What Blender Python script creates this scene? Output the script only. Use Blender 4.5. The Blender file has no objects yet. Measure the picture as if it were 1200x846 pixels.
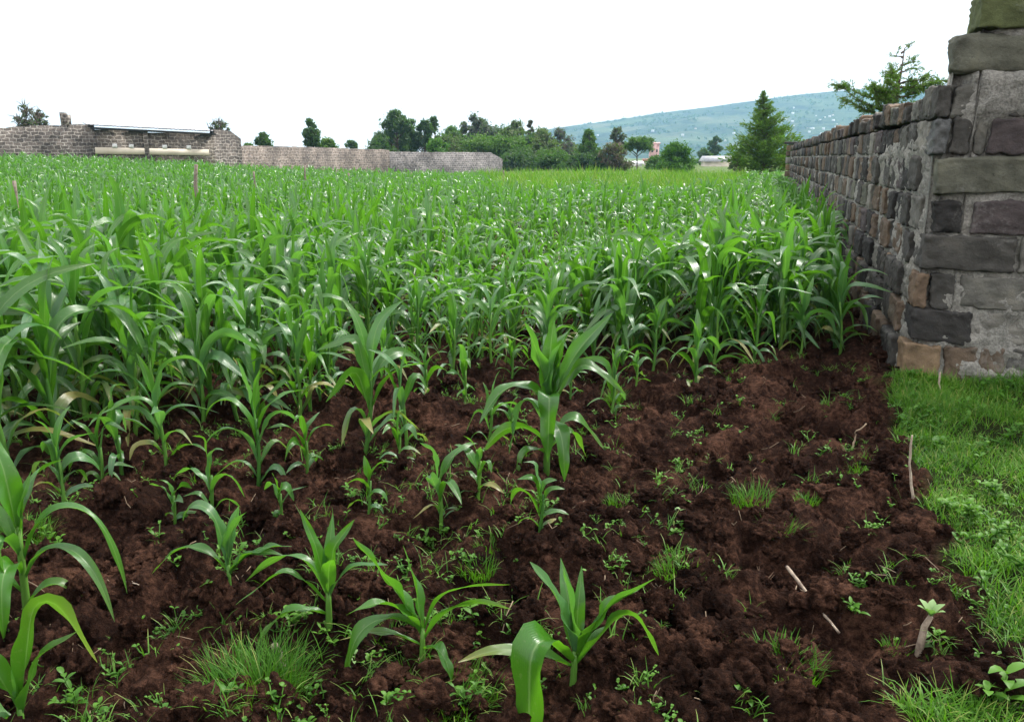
import bpy, bmesh, math, random
import numpy as np
from math import radians, sin, cos, pi

random.seed(7)
RNG = np.random.default_rng(7)
C = bpy.context.scene.collection
scene = bpy.context.scene

# ------------------------------------------------------------------ camera maths
F = 1000.0                      # focal length in photo pixels (photo 1200 x 846)
PITCH = radians(13.4)
CAMZ = 1.5
FWD = np.array([0, cos(PITCH), -sin(PITCH)])
UPV = np.array([0, sin(PITCH), cos(PITCH)])
RGT = np.array([1.0, 0, 0])


def ray(px, py):
    return RGT * ((px - 600) / F) + UPV * (-(py - 423) / F) + FWD


def ground(px, py, z=0.0):
    d = ray(px, py)
    t = (z - CAMZ) / d[2]
    return np.array([d[0] * t, d[1] * t, z])


def at_depth(px, py, Y):
    """point on the view line through a pixel at world distance Y."""
    d = ray(px, py)
    t = Y / d[1]
    return np.array([d[0] * t, Y, CAMZ + d[2] * t])


# ------------------------------------------------------------------ noise
def _hash(ix, iy, seed):
    h = (ix.astype(np.int64) * 374761393 + iy.astype(np.int64) * 668265263 + seed * 974634777) & 0xFFFFFFFF
    h = ((h ^ (h >> 13)) * 1274126177) & 0xFFFFFFFF
    return ((h ^ (h >> 16)) & 0xFFFFFF) / float(0xFFFFFF)


def vnoise(x, y, seed=0):
    x = np.asarray(x, float); y = np.asarray(y, float)
    ix = np.floor(x); iy = np.floor(y)
    fx = x - ix; fy = y - iy
    out = np.zeros(np.broadcast(x, y).shape)
    ux = fx * fx * fx * (fx * (fx * 6 - 15) + 10); uy = fy * fy * fy * (fy * (fy * 6 - 15) + 10)
    for dx in (0, 1):
        for dy in (0, 1):
            a = _hash(ix + dx, iy + dy, seed) * 2 * pi
            g = np.cos(a) * (fx - dx) + np.sin(a) * (fy - dy)
            w = (ux if dx else 1 - ux) * (uy if dy else 1 - uy)
            out += w * g
    return out * 1.5


def fbm(x, y, seed=0, octs=4, gain=.5):
    a, s, o = 1.0, 0.0, 0.0
    for k in range(octs):
        s = s + a * vnoise(x * 2 ** k + 17.3 * k, y * 2 ** k - 9.1 * k, seed + k)
        a *= gain
    return s


def clods(x, y, cell, seed):
    """height of randomly placed half-buried lumps."""
    X = x / cell; Y = y / cell
    ix = np.floor(X); iy = np.floor(Y)
    best = np.zeros(X.shape)
    for dx in (-1, 0, 1):
        for dy in (-1, 0, 1):
            jx, jy = ix + dx, iy + dy
            cx = jx + _hash(jx, jy, seed); cy = jy + _hash(jx, jy, seed + 1)
            r = .28 + .52 * _hash(jx, jy, seed + 2)
            e = .7 + .6 * _hash(jx, jy, seed + 3)
            d2 = ((X - cx) * e) ** 2 + ((Y - cy) / e) ** 2
            best = np.maximum(best, np.sqrt(np.maximum(0, r * r - d2)))
    return best


def smooth(a, b, x):
    t = np.clip((x - a) / (b - a), 0, 1)
    return t * t * (3 - 2 * t)


# ------------------------------------------------------------------ the lie of the land
WA = radians(15.9)
WU = np.array([sin(WA), cos(WA)])            # along the long wall, away from the camera
WR = np.array([cos(WA), -sin(WA)])           # along the short return wall, to the right
CORNER = ground(1062, 443)[:2]


def terrain(x, y):
    x = np.asarray(x, float); y = np.asarray(y, float)
    z = .85 * smooth(9, 46, y) * smooth(-2, -26, x)
    far = smooth(60, 110, y)
    return z * (1 - .5 * far)


VERGE = [ground(*p)[:2] for p in ((1046, 452), (1056, 520), (1075, 575), (1108, 640), (1128, 700), (1178, 752), (1215, 775))]


def verge_mask(x, y):
    """1 on the grass in front of the return wall, 0 on the dug soil."""
    x = np.asarray(x, float); y = np.asarray(y, float)
    vy = np.array([p[1] for p in VERGE])[::-1]; vx = np.array([p[0] for p in VERGE])[::-1]
    edge = np.interp(y, vy, vx) + .09 * fbm(x * 3.1, y * 3.1, 61, 3)
    m = smooth(-.06, .06, x - edge) * smooth(2.2, 2.4, y)
    # second patch in the bottom right corner
    g = ground(1190, 858)[:2]
    d = np.hypot((x - g[0]) / .24, (y - g[1]) / .13) + .35 * fbm(x * 5, y * 5, 71, 3)
    m = np.maximum(m, smooth(1.1, .9, d))
    s = (x - CORNER[0]) * WR[0] + (y - CORNER[1]) * WR[1]
    m = np.where((y > CORNER[1] - .05) & (s < .35), 0.0, m)
    m = np.where((y > CORNER[1] - .1) & (s >= .35), 1.0, m)
    return m


def soil_mask(x, y):
    return (1 - verge_mask(x, y)) * smooth(16, 9, y)


def gz(x, y):
    """full ground height."""
    x = np.asarray(x, float); y = np.asarray(y, float)
    s = soil_mask(x, y)
    wx = x + .13 * vnoise(x * 2.6, y * 2.6, 5) + .035 * vnoise(x * 9, y * 9, 7); wy = y + .13 * vnoise(x * 2.6 + 40, y * 2.6, 6) + .035 * vnoise(x * 9, y * 9 + 30, 8)
    h = .080 * fbm(wx * 1.15, wy * 1.35, 11, 3)
    h = h + .30 * .40 * (clods(wx, wy, .40, 31) - .30)
    h = h + .44 * .17 * clods(wx, wy, .17, 41)
    for f_, a_, sd_ in ((4.6, .055, 21), (9.5, .042, 22), (19, .029, 23), (37, .017, 24)):
        h = h + a_ * (.30 - np.abs(vnoise(wx * f_, wy * f_, sd_))) * (.45 + .9 * np.clip(.5 + vnoise(x * 1.7, y * 1.7, 25 + sd_), 0, 1))
    h = h + .35 * .06 * clods(wx, wy, .06, 51)
    for (qx, qy, r, dpt) in HOLES:
        h = h - dpt * np.exp(-((x - qx) ** 2 + ((y - qy) * 1.2) ** 2) / (r * r))
    g = .02 * fbm(x * 2.5, y * 2.5, 91, 3) + .02
    v = verge_mask(x, y)
    return terrain(x, y) + h * s + g * v


HOLES = []
for px, py, r, dp in ((893, 668, .16, .13), (640, 775, .12, .08), (345, 800, .16, .10), (425, 545, .15, .10), (240, 760, .14, .09), (760, 700, .16, .09),
                      (1010, 640, .13, .08), (930, 500, .2, .09), (980, 760, .14, .09), (160, 720, .16, .08), (700, 560, .2, .07), (560, 700, .13, .07), (850, 560, .16, .08)):
    g_ = ground(px, py); HOLES.append((g_[0], g_[1], r, dp))


# ------------------------------------------------------------------ mesh helpers
class MB:
    """collects vertices, quads/triangles and point attributes; build() links ONE mesh object."""

    def __init__(self):
        self.V = []; self.F = []; self.n = 0
        self.uv = []; self.col = []

    def add(self, V, F, uv=None, rnd=None):
        V = np.asarray(V, float)
        self.V.append(V)
        for f in (F if isinstance(F, list) else [F]):
            if len(f):
                self.F.append(np.asarray(f, np.int64) + self.n)
        self.n += len(V)
        self.uv.append(np.zeros((len(V), 2)) if uv is None else np.asarray(uv, float))
        c = np.zeros((len(V), 4))
        if rnd is not None:
            c[:] = rnd
        self.col.append(c)

    def arrays(self):
        return np.concatenate(self.V), self.F, np.concatenate(self.uv), np.concatenate(self.col)

    def mesh(self, name, mat, smooth=True):
        V, F, uv, col = self.arrays()
        me = bpy.data.meshes.new(name)
        me.vertices.add(len(V)); me.vertices.foreach_set('co', V.astype(np.float32).ravel())
        loops = np.concatenate([f.ravel() for f in F])
        sizes = np.concatenate([np.full(len(f), f.shape[1]) for f in F])
        starts = np.concatenate([[0], np.cumsum(sizes)[:-1]])
        me.loops.add(len(loops)); me.loops.foreach_set('vertex_index', loops.astype(np.int32))
        me.polygons.add(len(sizes)); me.polygons.foreach_set('loop_start', starts.astype(np.int32))
        me.update(calc_edges=True)
        a = me.attributes.new('uvp', 'FLOAT2', 'POINT'); a.data.foreach_set('vector', uv.astype(np.float32).ravel())
        a = me.attributes.new('rnd', 'FLOAT_COLOR', 'POINT'); a.data.foreach_set('color', col.astype(np.float32).ravel())
        if smooth:
            me.polygons.foreach_set('use_smooth', np.ones(len(sizes), bool))
        me.materials.append(mat)
        return me

    def build(self, name, mat, parent=None, smooth=True):
        o = bpy.data.objects.new(name, self.mesh(name, mat, smooth)); C.objects.link(o)
        if parent is not None:
            o.parent = parent
        return o


def link_mesh(name, me, parent=None):
    o = bpy.data.objects.new(name, me); C.objects.link(o); o.parent = parent
    return o


def tag(o, label=None, cat=None, group=None, kind=None):
    if label: o['label'] = label
    if cat: o['category'] = cat
    if group: o['group'] = group
    if kind: o['kind'] = kind
    return o


def thing(name, label, cat, loc=(0, 0, 0), rz=0, group=None):
    o = bpy.data.objects.new(name, None); C.objects.link(o)
    o.empty_display_size = .1
    o.location = loc; o.rotation_euler = (0, 0, rz)
    return tag(o, label, cat, group)


def grid_faces(nu, nv, close_v=False):
    i = np.arange(nu - 1)[:, None]; j = np.arange(nv if close_v else nv - 1)[None, :]
    a = i * nv + j; b = i * nv + (j + 1) % nv
    return np.stack([a, b, b + nv, a + nv], -1).reshape(-1, 4)


def tube(P, R, n=6, cap=True):
    P = np.asarray(P, float); R = np.broadcast_to(np.asarray(R, float), (len(P),))
    T = np.gradient(P, axis=0); T /= np.linalg.norm(T, axis=1)[:, None] + 1e-9
    ref = np.array([.31, .17, 1.0]) if abs(T[0][2]) < .8 else np.array([1.0, .2, .1])
    A = np.cross(T, ref); A /= np.linalg.norm(A, axis=1)[:, None] + 1e-9
    B = np.cross(T, A)
    th = np.arange(n) * 2 * pi / n
    V = P[:, None, :] + R[:, None, None] * (np.cos(th)[None, :, None] * A[:, None] + np.sin(th)[None, :, None] * B[:, None])
    V = V.reshape(-1, 3)
    Fs = [grid_faces(len(P), n, True)]
    if cap:
        Fs.append(np.arange(n)[None, ::-1]); Fs.append((np.arange(n) + (len(P) - 1) * n)[None, :])
    return V, Fs


def box(cx, cy, cz, sx, sy, sz, rz=0):
    V = np.array([[x, y, z] for x in (-.5, .5) for y in (-.5, .5) for z in (-.5, .5)]) * [sx, sy, sz]
    c, s = cos(rz), sin(rz)
    V = np.stack([V[:, 0] * c - V[:, 1] * s + cx, V[:, 0] * s + V[:, 1] * c + cy, V[:, 2] + cz], 1)
    Fq = np.array([[0, 1, 3, 2], [4, 6, 7, 5], [0, 4, 5, 1], [2, 3, 7, 6], [0, 2, 6, 4], [1, 5, 7, 3]])
    return V, Fq


# ------------------------------------------------------------------ materials
class NT:
    def __init__(self, name):
        self.m = bpy.data.materials.new(name); self.m.use_nodes = True
        self.t = self.m.node_tree; self.t.nodes.clear()
        self.out = self.t.nodes.new('ShaderNodeOutputMaterial')

    def n(self, typ, **kw):
        nd = self.t.nodes.new(typ)
        for k, v in kw.items():
            if k == 'ins':
                for kk, vv in v.items():
                    self.set(nd.inputs[kk], vv)
            else:
                setattr(nd, k, v)
        return nd

    def set(self, sock, v):
        if isinstance(v, bpy.types.NodeSocket):
            self.t.links.new(v, sock)
        elif isinstance(v, bpy.types.Node):
            self.t.links.new(v.outputs[0], sock)
        else:
            if isinstance(v, tuple) and len(v) == 3 and sock.type == 'RGBA':
                v = (*v, 1)
            sock.default_value = v

    def noise(self, vec, scale, detail=4, rough=.55, dist=0):
        return self.n('ShaderNodeTexNoise', ins={'Vector': vec, 'Scale': scale, 'Detail': detail, 'Roughness': rough, 'Distortion': dist})

    def ramp(self, fac, stops):
        r = self.n('ShaderNodeValToRGB', ins={'Fac': fac})
        e = r.color_ramp.elements
        while len(e) < len(stops): e.new(.5)
        for k, (p, c) in enumerate(stops):
            e[k].position = p; e[k].color = (*c, 1) if len(c) == 3 else c
        return r

    def mix(self, f, a, b, mode='MIX'):
        m = self.n('ShaderNodeMix', data_type='RGBA', blend_type=mode)
        self.set(m.inputs[0], f); self.set(m.inputs[6], a); self.set(m.inputs[7], b)
        return m.outputs[2]

    def math(self, op, a, b=0.0, clamp=False):
        m = self.n('ShaderNodeMath', operation=op, use_clamp=clamp)
        self.set(m.inputs[0], a); self.set(m.inputs[1], b)
        return m.outputs[0]

    def attr(self, name):
        return self.n('ShaderNodeAttribute', attribute_name=name)

    def done(self, shader):
        self.t.links.new(shader.outputs[0] if isinstance(shader, bpy.types.Node) else shader, self.out.inputs['Surface'])
        return self.m


def leaf_material(name, dark, light, tipcol, rough=.42, trans=.32, spec=.5, vein=True):
    m = NT(name)
    uv = m.attr('uvp'); rn = m.attr('rnd')
    sep = m.n('ShaderNodeSeparateXYZ', ins={0: uv.outputs['Vector']})
    u, v = sep.outputs[0], sep.outputs[1]
    sc = m.n('ShaderNodeSeparateColor', ins={0: rn.outputs['Color']})
    oi = m.n('ShaderNodeObjectInfo')
    tc = m.n('ShaderNodeTexCoord')
    nz = m.noise(tc.outputs['Object'], 9, 3)
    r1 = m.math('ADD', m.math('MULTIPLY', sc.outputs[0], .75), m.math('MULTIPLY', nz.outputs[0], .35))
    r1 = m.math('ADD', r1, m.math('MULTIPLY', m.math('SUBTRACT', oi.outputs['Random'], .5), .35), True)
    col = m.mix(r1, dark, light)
    # old leaf tips and margins turn straw yellow on some leaves
    if name == 'maize_leaf':
        col = m.mix(m.math('MULTIPLY', sc.outputs[2], .75), col, (.092, .205, .105))
    k = m.math('MULTIPLY', sc.outputs[1], m.math('POWER', v, 3.0), True)
    col = m.mix(k, col, tipcol)
    if name == 'maize_leaf':
        fl = m.noise(tc.outputs['Object'], 70, 3, .6)
        col = m.mix(m.math('MULTIPLY', m.math('GREATER_THAN', fl.outputs[0], .64), .35), col, (.16, .20, .08))
        col = m.mix(m.math('MULTIPLY', m.math('SUBTRACT', m.noise(tc.outputs['Object'], 4, 4, .6).outputs[0], .45, True), .9, True), col, (.075, .16, .06))
    bump = None
    if vein:
        cu = m.math('ABSOLUTE', u)
        rib = m.math('SUBTRACT', 1.0, m.math('MULTIPLY', cu, 9.0), True)
        col = m.mix(m.math('MULTIPLY', rib, .55), col, (.24, .36, .13))
        w = m.math('SINE', m.math('MULTIPLY', u, 60.0))
        strip = m.math('MULTIPLY', m.math('ADD', w, 1.0), .10)
        col = m.mix(strip, col, light)
        bump = m.n('ShaderNodeBump', ins={'Height': m.math('ADD', m.math('MULTIPLY', w, .25), rib), 'Strength': .35, 'Distance': .002})
    p = m.n('ShaderNodeBsdfPrincipled', ins={'Base Color': col, 'Roughness': rough, 'Specular IOR Level': spec})
    t = m.n('ShaderNodeBsdfTranslucent', ins={'Color': m.mix(.6, col, (.13, .36, .008))})
    if bump is not None:
        m.set(p.inputs['Normal'], bump.outputs[0])
    return m.done(m.n('ShaderNodeMixShader', ins={0: trans, 1: p, 2: t}))


M = {}
M['maize_leaf'] = leaf_material('maize_leaf', (.005, .046, .006), (.050, .185, .010), (.30, .25, .075), rough=.29, spec=.72, trans=.45)
M['maize_stalk'] = leaf_material('maize_stalk', (.03, .11, .015), (.10, .22, .03), (.2, .2, .07), rough=.5, trans=.15, spec=.3, vein=False)
M['grass'] = leaf_material('grass_blade', (.013, .068, .004), (.078, .205, .012), (.40, .36, .12), rough=.5, trans=.35, spec=.2, vein=False)
M['weed'] = leaf_material('weed_leaf', (.022, .090, .008), (.085, .200, .018), (.3, .3, .1), rough=.5, trans=.35, spec=.25, vein=False)
M['pale_weed'] = leaf_material('pale_weed_leaf', (.09, .18, .05), (.20, .31, .11), (.4, .4, .2), rough=.55, trans=.3, vein=False)
M['tall_grass'] = leaf_material('tall_grass', (.035, .115, .008), (.125, .255, .016), (.35, .32, .1), rough=.5, trans=.4, spec=.2, vein=False)


def crown_material(name, dark, light):
    return leaf_material(name, dark, light, (.12, .11, .05), rough=.6, trans=.25, spec=.2, vein=False)


M['cr_dark'] = crown_material('dark_crown', (.018, .038, .016), (.070, .110, .040))
M['cr_mid'] = crown_material('mid_crown', (.028, .070, .012), (.105, .180, .035))
M['cr_olive'] = crown_material('olive_crown', (.045, .065, .024), (.14, .165, .065))
M['cr_grey'] = crown_material('grey_crown', (.055, .055, .048), (.11, .11, .10))
M['cr_brown'] = crown_material('brown_crown', (.055, .038, .030), (.11, .075, .055))
M['cr_purple'] = crown_material('bare_crown', (.060, .052, .058), (.115, .10, .11))
M['cr_bright'] = crown_material('bright_crown', (.022, .080, .008), (.085, .185, .020))
M['cr_conifer'] = crown_material('conifer_crown', (.022, .066, .008), (.125, .205, .030))


def bark():
    m = NT('bark'); tc = m.n('ShaderNodeTexCoord')
    nz = m.noise(tc.outputs['Object'], 14, 5)
    col = m.ramp(nz.outputs[0], [(.3, (.035, .025, .018)), (.7, (.14, .105, .075))])
    b = m.n('ShaderNodeBump', ins={'Height': nz.outputs[0], 'Strength': .6, 'Distance': .02})
    return m.done(m.n('ShaderNodeBsdfPrincipled', ins={'Base Color': col.outputs[0], 'Roughness': .9, 'Normal': b.outputs[0]}))


def plain(name, a, b, scale, rough=.85, bump=.4, bdist=.01, detail=6):
    m = NT(name); tc = m.n('ShaderNodeTexCoord')
    nz = m.noise(tc.outputs['Object'], scale, detail)
    col = m.ramp(nz.outputs[0], [(.3, a), (.7, b)])
    bp = m.n('ShaderNodeBump', ins={'Height': nz.outputs[0], 'Strength': bump, 'Distance': bdist})
    return m.done(m.n('ShaderNodeBsdfPrincipled', ins={'Base Color': col.outputs[0], 'Roughness': rough, 'Normal': bp.outputs[0]}))


M['bark'] = bark()
M['post'] = plain('weathered_post', (.10, .08, .06), (.24, .19, .15), 22)
M['stick'] = plain('dry_stick', (.10, .07, .05), (.34, .27, .20), 40)
M['pale_stick'] = plain('peeled_stick', (.20, .15, .11), (.44, .36, .28), 30)
M['straw'] = plain('straw', (.10, .065, .04), (.26, .19, .12), 12)
M['root'] = plain('roots', (.14, .08, .05), (.33, .22, .14), 40)
M['white_wall'] = plain('white_plaster', (.48, .48, .46), (.66, .66, .64), 1.5, bump=.1)
M['pink_wall'] = plain('pink_plaster', (.42, .24, .23), (.52, .31, .29), 1.5, bump=.1)
M['cream'] = plain('cream_plaster', (.46, .40, .32), (.68, .61, .50), 1.2, bump=.2)
M['tin_roof'] = plain('iron_roof', (.24, .24, .26), (.48, .48, .50), 3, rough=.5, bump=.1)
M['red_roof'] = plain('rusty_roof', (.22, .09, .06), (.34, .16, .11), 3, rough=.6, bump=.1)
M['white_roof'] = plain('pale_roof', (.5, .52, .55), (.75, .77, .8), .5, rough=.5, bump=.05)
M['opening_eave_shade'] = plain('dark_opening_eave_shade', (.01, .01, .01), (.03, .03, .03), 3)


def soil_material():
    m = NT('ground_soil')
    tc = m.n('ShaderNodeTexCoord'); P = tc.outputs['Object']
    rn = m.attr('rnd'); sc = m.n('ShaderNodeSeparateColor', ins={0: rn.outputs['Color']})
    n1 = m.noise(P, 3.0, 6, .6); n2 = m.noise(P, 34, 7, .7); n3 = m.noise(P, 170, 5, .65)
    f = m.math('ADD', m.math('MULTIPLY', n1.outputs[0], .45), m.math('MULTIPLY', n2.outputs[0], .55))
    col = m.ramp(f, [(.36, (.0065, .0034, .0026)), (.50, (.028, .0133, .0088)), (.62, (.106, .052, .033))])
    col = m.mix(m.math('MULTIPLY', m.math('GREATER_THAN', n3.outputs[0], .66), .35), col.outputs[0], (.14, .09, .06))
    gcol = m.ramp(n2.outputs[0], [(.3, (.012, .016, .005)), (.7, (.030, .042, .010))])
    col = m.mix(sc.outputs[0], col, gcol.outputs[0])
    far = m.ramp(n1.outputs[0], [(.3, (.05, .085, .025)), (.7, (.13, .17, .06))])
    col = m.mix(sc.outputs[1], col, far.outputs[0])
    h = m.math('ADD', m.math('MULTIPLY', n2.outputs[0], 1.0), m.math('MULTIPLY', n3.outputs[0], .35))
    b = m.n('ShaderNodeBump', ins={'Height': h, 'Strength': 1.0, 'Distance': .05})
    return m.done(m.n('ShaderNodeBsdfPrincipled', ins={'Base Color': col, 'Roughness': .95, 'Specular IOR Level': .04, 'Normal': b.outputs[0]}))


M['soil'] = soil_material()


def stone_material(name='quarry_stone'):
    m = NT(name)
    tc = m.n('ShaderNodeTexCoord'); P = tc.outputs['Object']
    rn = m.attr('rnd')
    n1 = m.noise(P, 6, 6, .65); n2 = m.noise(P, 45, 6, .7); n3 = m.noise(P, 2.2, 3)
    col = m.mix(1.0, rn.outputs['Color'], m.ramp(n1.outputs[0], [(.25, (.42, .42, .42)), (.55, (1, 1, 1)), (.8, (1.55, 1.5, 1.4))]).outputs[0], 'MULTIPLY')
    # grey cement smears left by the pointing
    sm = m.ramp(m.math('ADD', m.math('MULTIPLY', n3.outputs[0], .7), m.math('MULTIPLY', n2.outputs[0], .3)), [(.56, (0, 0, 0)), (.66, (1, 1, 1))])
    col = m.mix(m.math('MULTIPLY', sm.outputs[0], .5), col, (.20, .195, .18))
    col = m.mix(m.math('MULTIPLY', m.math('LESS_THAN', n2.outputs[0], .36), .6), col, (.015, .014, .013))
    h = m.math('ADD', m.math('MULTIPLY', n1.outputs[0], 1.2), m.math('MULTIPLY', n2.outputs[0], .6))
    b = m.n('ShaderNodeBump', ins={'Height': h, 'Strength': .8, 'Distance': .02})
    return m.done(m.n('ShaderNodeBsdfPrincipled', ins={'Base Color': col, 'Roughness': .9, 'Specular IOR Level': .25, 'Normal': b.outputs[0]}))


M['stone'] = stone_material()
def mortar_material():
    m = NT('cement_mortar')
    tc = m.n('ShaderNodeTexCoord'); P = tc.outputs['Object']
    n1 = m.noise(P, 5, 6, .6); n2 = m.noise(P, 60, 6, .7)
    col = m.ramp(n1.outputs[0], [(.30, (.060, .060, .052)), (.52, (.19, .183, .162)), (.72, (.36, .335, .29))])
    col = m.mix(.5, col.outputs[0], m.ramp(n2.outputs[0], [(.34, (.05, .05, .043)), (.62, (.36, .345, .31))]).outputs[0])
    b = m.n('ShaderNodeBump', ins={'Height': m.math('ADD', n1.outputs[0], n2.outputs[0]), 'Strength': .8, 'Distance': .02})
    return m.done(m.n('ShaderNodeBsdfPrincipled', ins={'Base Color': col, 'Roughness': .95, 'Specular IOR Level': .2, 'Normal': b.outputs[0]}))


M['mortar'] = mortar_material()


def block_wall(name, a, b, mort, bw=.36, bh=.19):
    m = NT(name)
    uv = m.attr('uvp')
    tc = m.n('ShaderNodeTexCoord')
    wob = m.noise(tc.outputs['Object'], 2.3, 5)
    vec = m.n('ShaderNodeVectorMath', operation='ADD', ins={0: uv.outputs['Vector'], 1: m.n('ShaderNodeVectorMath', operation='SCALE', ins={0: wob.outputs['Color'], 'Scale': .30}).outputs[0]})
    br = m.n('ShaderNodeTexBrick', ins={'Vector': vec.outputs[0], 'Color1': a, 'Color2': b, 'Mortar': mort, 'Scale': 1.0, 'Mortar Size': .022,
                                        'Mortar Smooth': .3, 'Bias': -.1, 'Brick Width': bw, 'Row Height': bh})
    nz = m.noise(tc.outputs['Object'], .55, 5, .6)
    n2 = m.noise(tc.outputs['Object'], 5, 5, .7)
    col = m.mix(1.0, br.outputs['Color'], m.ramp(nz.outputs[0], [(.32, (.40, .39, .38)), (.68, (1.45, 1.42, 1.38))]).outputs[0], 'MULTIPLY')
    col = m.mix(.6, col, m.ramp(n2.outputs[0], [(.36, (.25, .25, .25)), (.64, (1.75, 1.75, 1.75))]).outputs[0], 'MULTIPLY')
    bp = m.n('ShaderNodeBump', ins={'Height': m.math('SUBTRACT', n2.outputs[0], br.outputs['Fac']), 'Strength': .8, 'Distance': .03})
    return m.done(m.n('ShaderNodeBsdfPrincipled', ins={'Base Color': col, 'Roughness': .95, 'Normal': bp.outputs[0]}))


M['far_wall'] = block_wall('rough_block_wall', (.055, .047, .041), (.125, .106, .093), (.255, .237, .213))
M['far_wall_b'] = block_wall('brown_block_wall', (.070, .056, .047), (.142, .115, .098), (.215, .192, .17))
M['far_wall_grey'] = block_wall('grey_block_wall', (.075, .071, .071), (.15, .14, .138), (.245, .23, .225))
M['house_wall'] = block_wall('house_block_wall', (.075, .063, .053), (.15, .127, .109), (.28, .255, .225))


def hill_material():
    m = NT('hillside')
    tc = m.n('ShaderNodeTexCoord'); P = tc.outputs['Object']
    n1 = m.noise(P, .0055, 5, .6); n2 = m.noise(P, .028, 6, .7); n3 = m.noise(P, .006, 3)
    vo = m.n('ShaderNodeTexVoronoi', ins={'Vector': P, 'Scale': .010, 'Randomness': 1.0})
    col = m.ramp(n2.outputs[0], [(.36, (.008, .018, .009)), (.5, (.024, .045, .017)), (.62, (.065, .090, .033))])
    fields = m.ramp(m.n('ShaderNodeSeparateColor', ins={0: vo.outputs['Color']}).outputs[0], [(.15, (.025, .045, .015)), (.5, (.060, .095, .030)), (.85, (.13, .135, .07))])
    col = m.mix(m.ramp(n1.outputs[0], [(.42, (0, 0, 0)), (.6, (1, 1, 1))]).outputs[0], col.outputs[0], fields.outputs[0])
    b = m.n('ShaderNodeBump', ins={'Height': n2.outputs[0], 'Strength': 1.0, 'Distance': 8.0})
    return m.done(m.n('ShaderNodeBsdfPrincipled', ins={'Base Color': col, 'Roughness': .95, 'Specular IOR Level': .1, 'Normal': b.outputs[0]}))


M['hill'] = hill_material()

# ------------------------------------------------------------------ ground sheet
def spread(a, b, step_fn):
    out = [a]
    while out[-1] < b:
        out.append(out[-1] + step_fn(out[-1]))
    return out


def axis_x():
    right = spread(0, 2700, lambda v: .0095 if v < 2.3 else (.02 if v < 5 else .02 + (v - 5) * .16))
    left = spread(0, 2700, lambda v: .0095 if v < 1.9 else (.02 if v < 4.2 else .02 + (v - 4.2) * .16))
    return np.array([-v for v in left[:0:-1]] + right)


def axis_y():
    f = spread(1.5, 2700, lambda v: .0085 if v < 3.2 else (.0085 + (v - 3.2) * .0045 if v < 9 else .035 + (v - 9) * .13))
    b = spread(0, 60, lambda v: .05 + v * .3)
    return np.array([1.5 - v for v in b[:0:-1]] + f)


gx, gy = axis_x(), axis_y()
GX, GY = np.meshgrid(gx, gy, indexing='ij')
GZ = gz(GX, GY)
mb = MB()
col = np.zeros((GX.size, 4)); col[:, 0] = verge_mask(GX, GY).ravel(); col[:, 1] = np.maximum(smooth(44, 60, GY), smooth(30, 60, np.hypot(GX * 1.2, GY))).ravel(); col[:, 3] = 1
mb.add(np.stack([GX.ravel(), GY.ravel(), GZ.ravel()], 1), grid_faces(len(gx), len(gy))[:, ::-1], None, col)
tag(mb.build('soil_ground', M['soil']), kind='structure')
print('ground', GX.size)

# loose clods lying on the dug soil
def ico(sub):
    bm = bmesh.new(); bmesh.ops.create_icosphere(bm, subdivisions=sub, radius=1)
    V = np.array([v.co[:] for v in bm.verts]); Fi = np.array([[v.index for v in f.verts] for f in bm.faces]); bm.free()
    return V, Fi


IV2, IF2 = ico(2); IV3, IF3 = ico(4)
mb = MB()
N = 11000
t_ = RNG.random(N) ** 1.5
cy_ = 1.75 + 6.4 * t_; cx_ = (RNG.random(N) - .5) * (1.35 * cy_ + .4)
ok = (soil_mask(cx_, cy_) > .7) & (fbm(cx_ * 1.4, cy_ * 1.4, 161, 3) + RNG.normal(0, .3, N) > -.25)
cx_, cy_ = cx_[ok], cy_[ok]
rr = .0045 + .048 * RNG.random(len(cx_)) ** 5
cz_ = gz(cx_, cy_)
for x, y, z, r in zip(cx_, cy_, cz_, rr):
    IV, IF = (IV3, IF3) if r > .018 else (IV2, IF2)
    o1 = RNG.random(4) * 50
    if r > .018:
        d = 1 + .42 * vnoise(IV[:, 0] * 1.3 + IV[:, 1] * .7 + o1[0], IV[:, 2] * 1.3 - IV[:, 1] + o1[1], 5) + .34 * vnoise(IV[:, 0] * 3.1 + IV[:, 1] * 1.9 + o1[2], IV[:, 2] * 3.1 + IV[:, 1] * 2.3 + o1[3], 6) \
            + .26 * (.3 - np.abs(vnoise(IV[:, 0] * 6.5 + IV[:, 1] * 4.1, IV[:, 2] * 6.5 + o1[0], 7)))
    else:
        d = 1 + .34 * np.sin(IV @ RNG.normal(0, 2.2, 3) + RNG.random() * 6) + .30 * np.sin(IV @ RNG.normal(0, 4.5, 3) + RNG.random() * 6) + .22 * np.sin(IV @ RNG.normal(0, 8, 3))
    V = IV * d[:, None] * r * RNG.uniform(.65, 1.3, 3)
    mb.add(V + [x, y, z + r * .2], IF, None, (0, 0, 0, 1))
tag(mb.build('soil_clods', M['soil']), kind='stuff')

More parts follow.
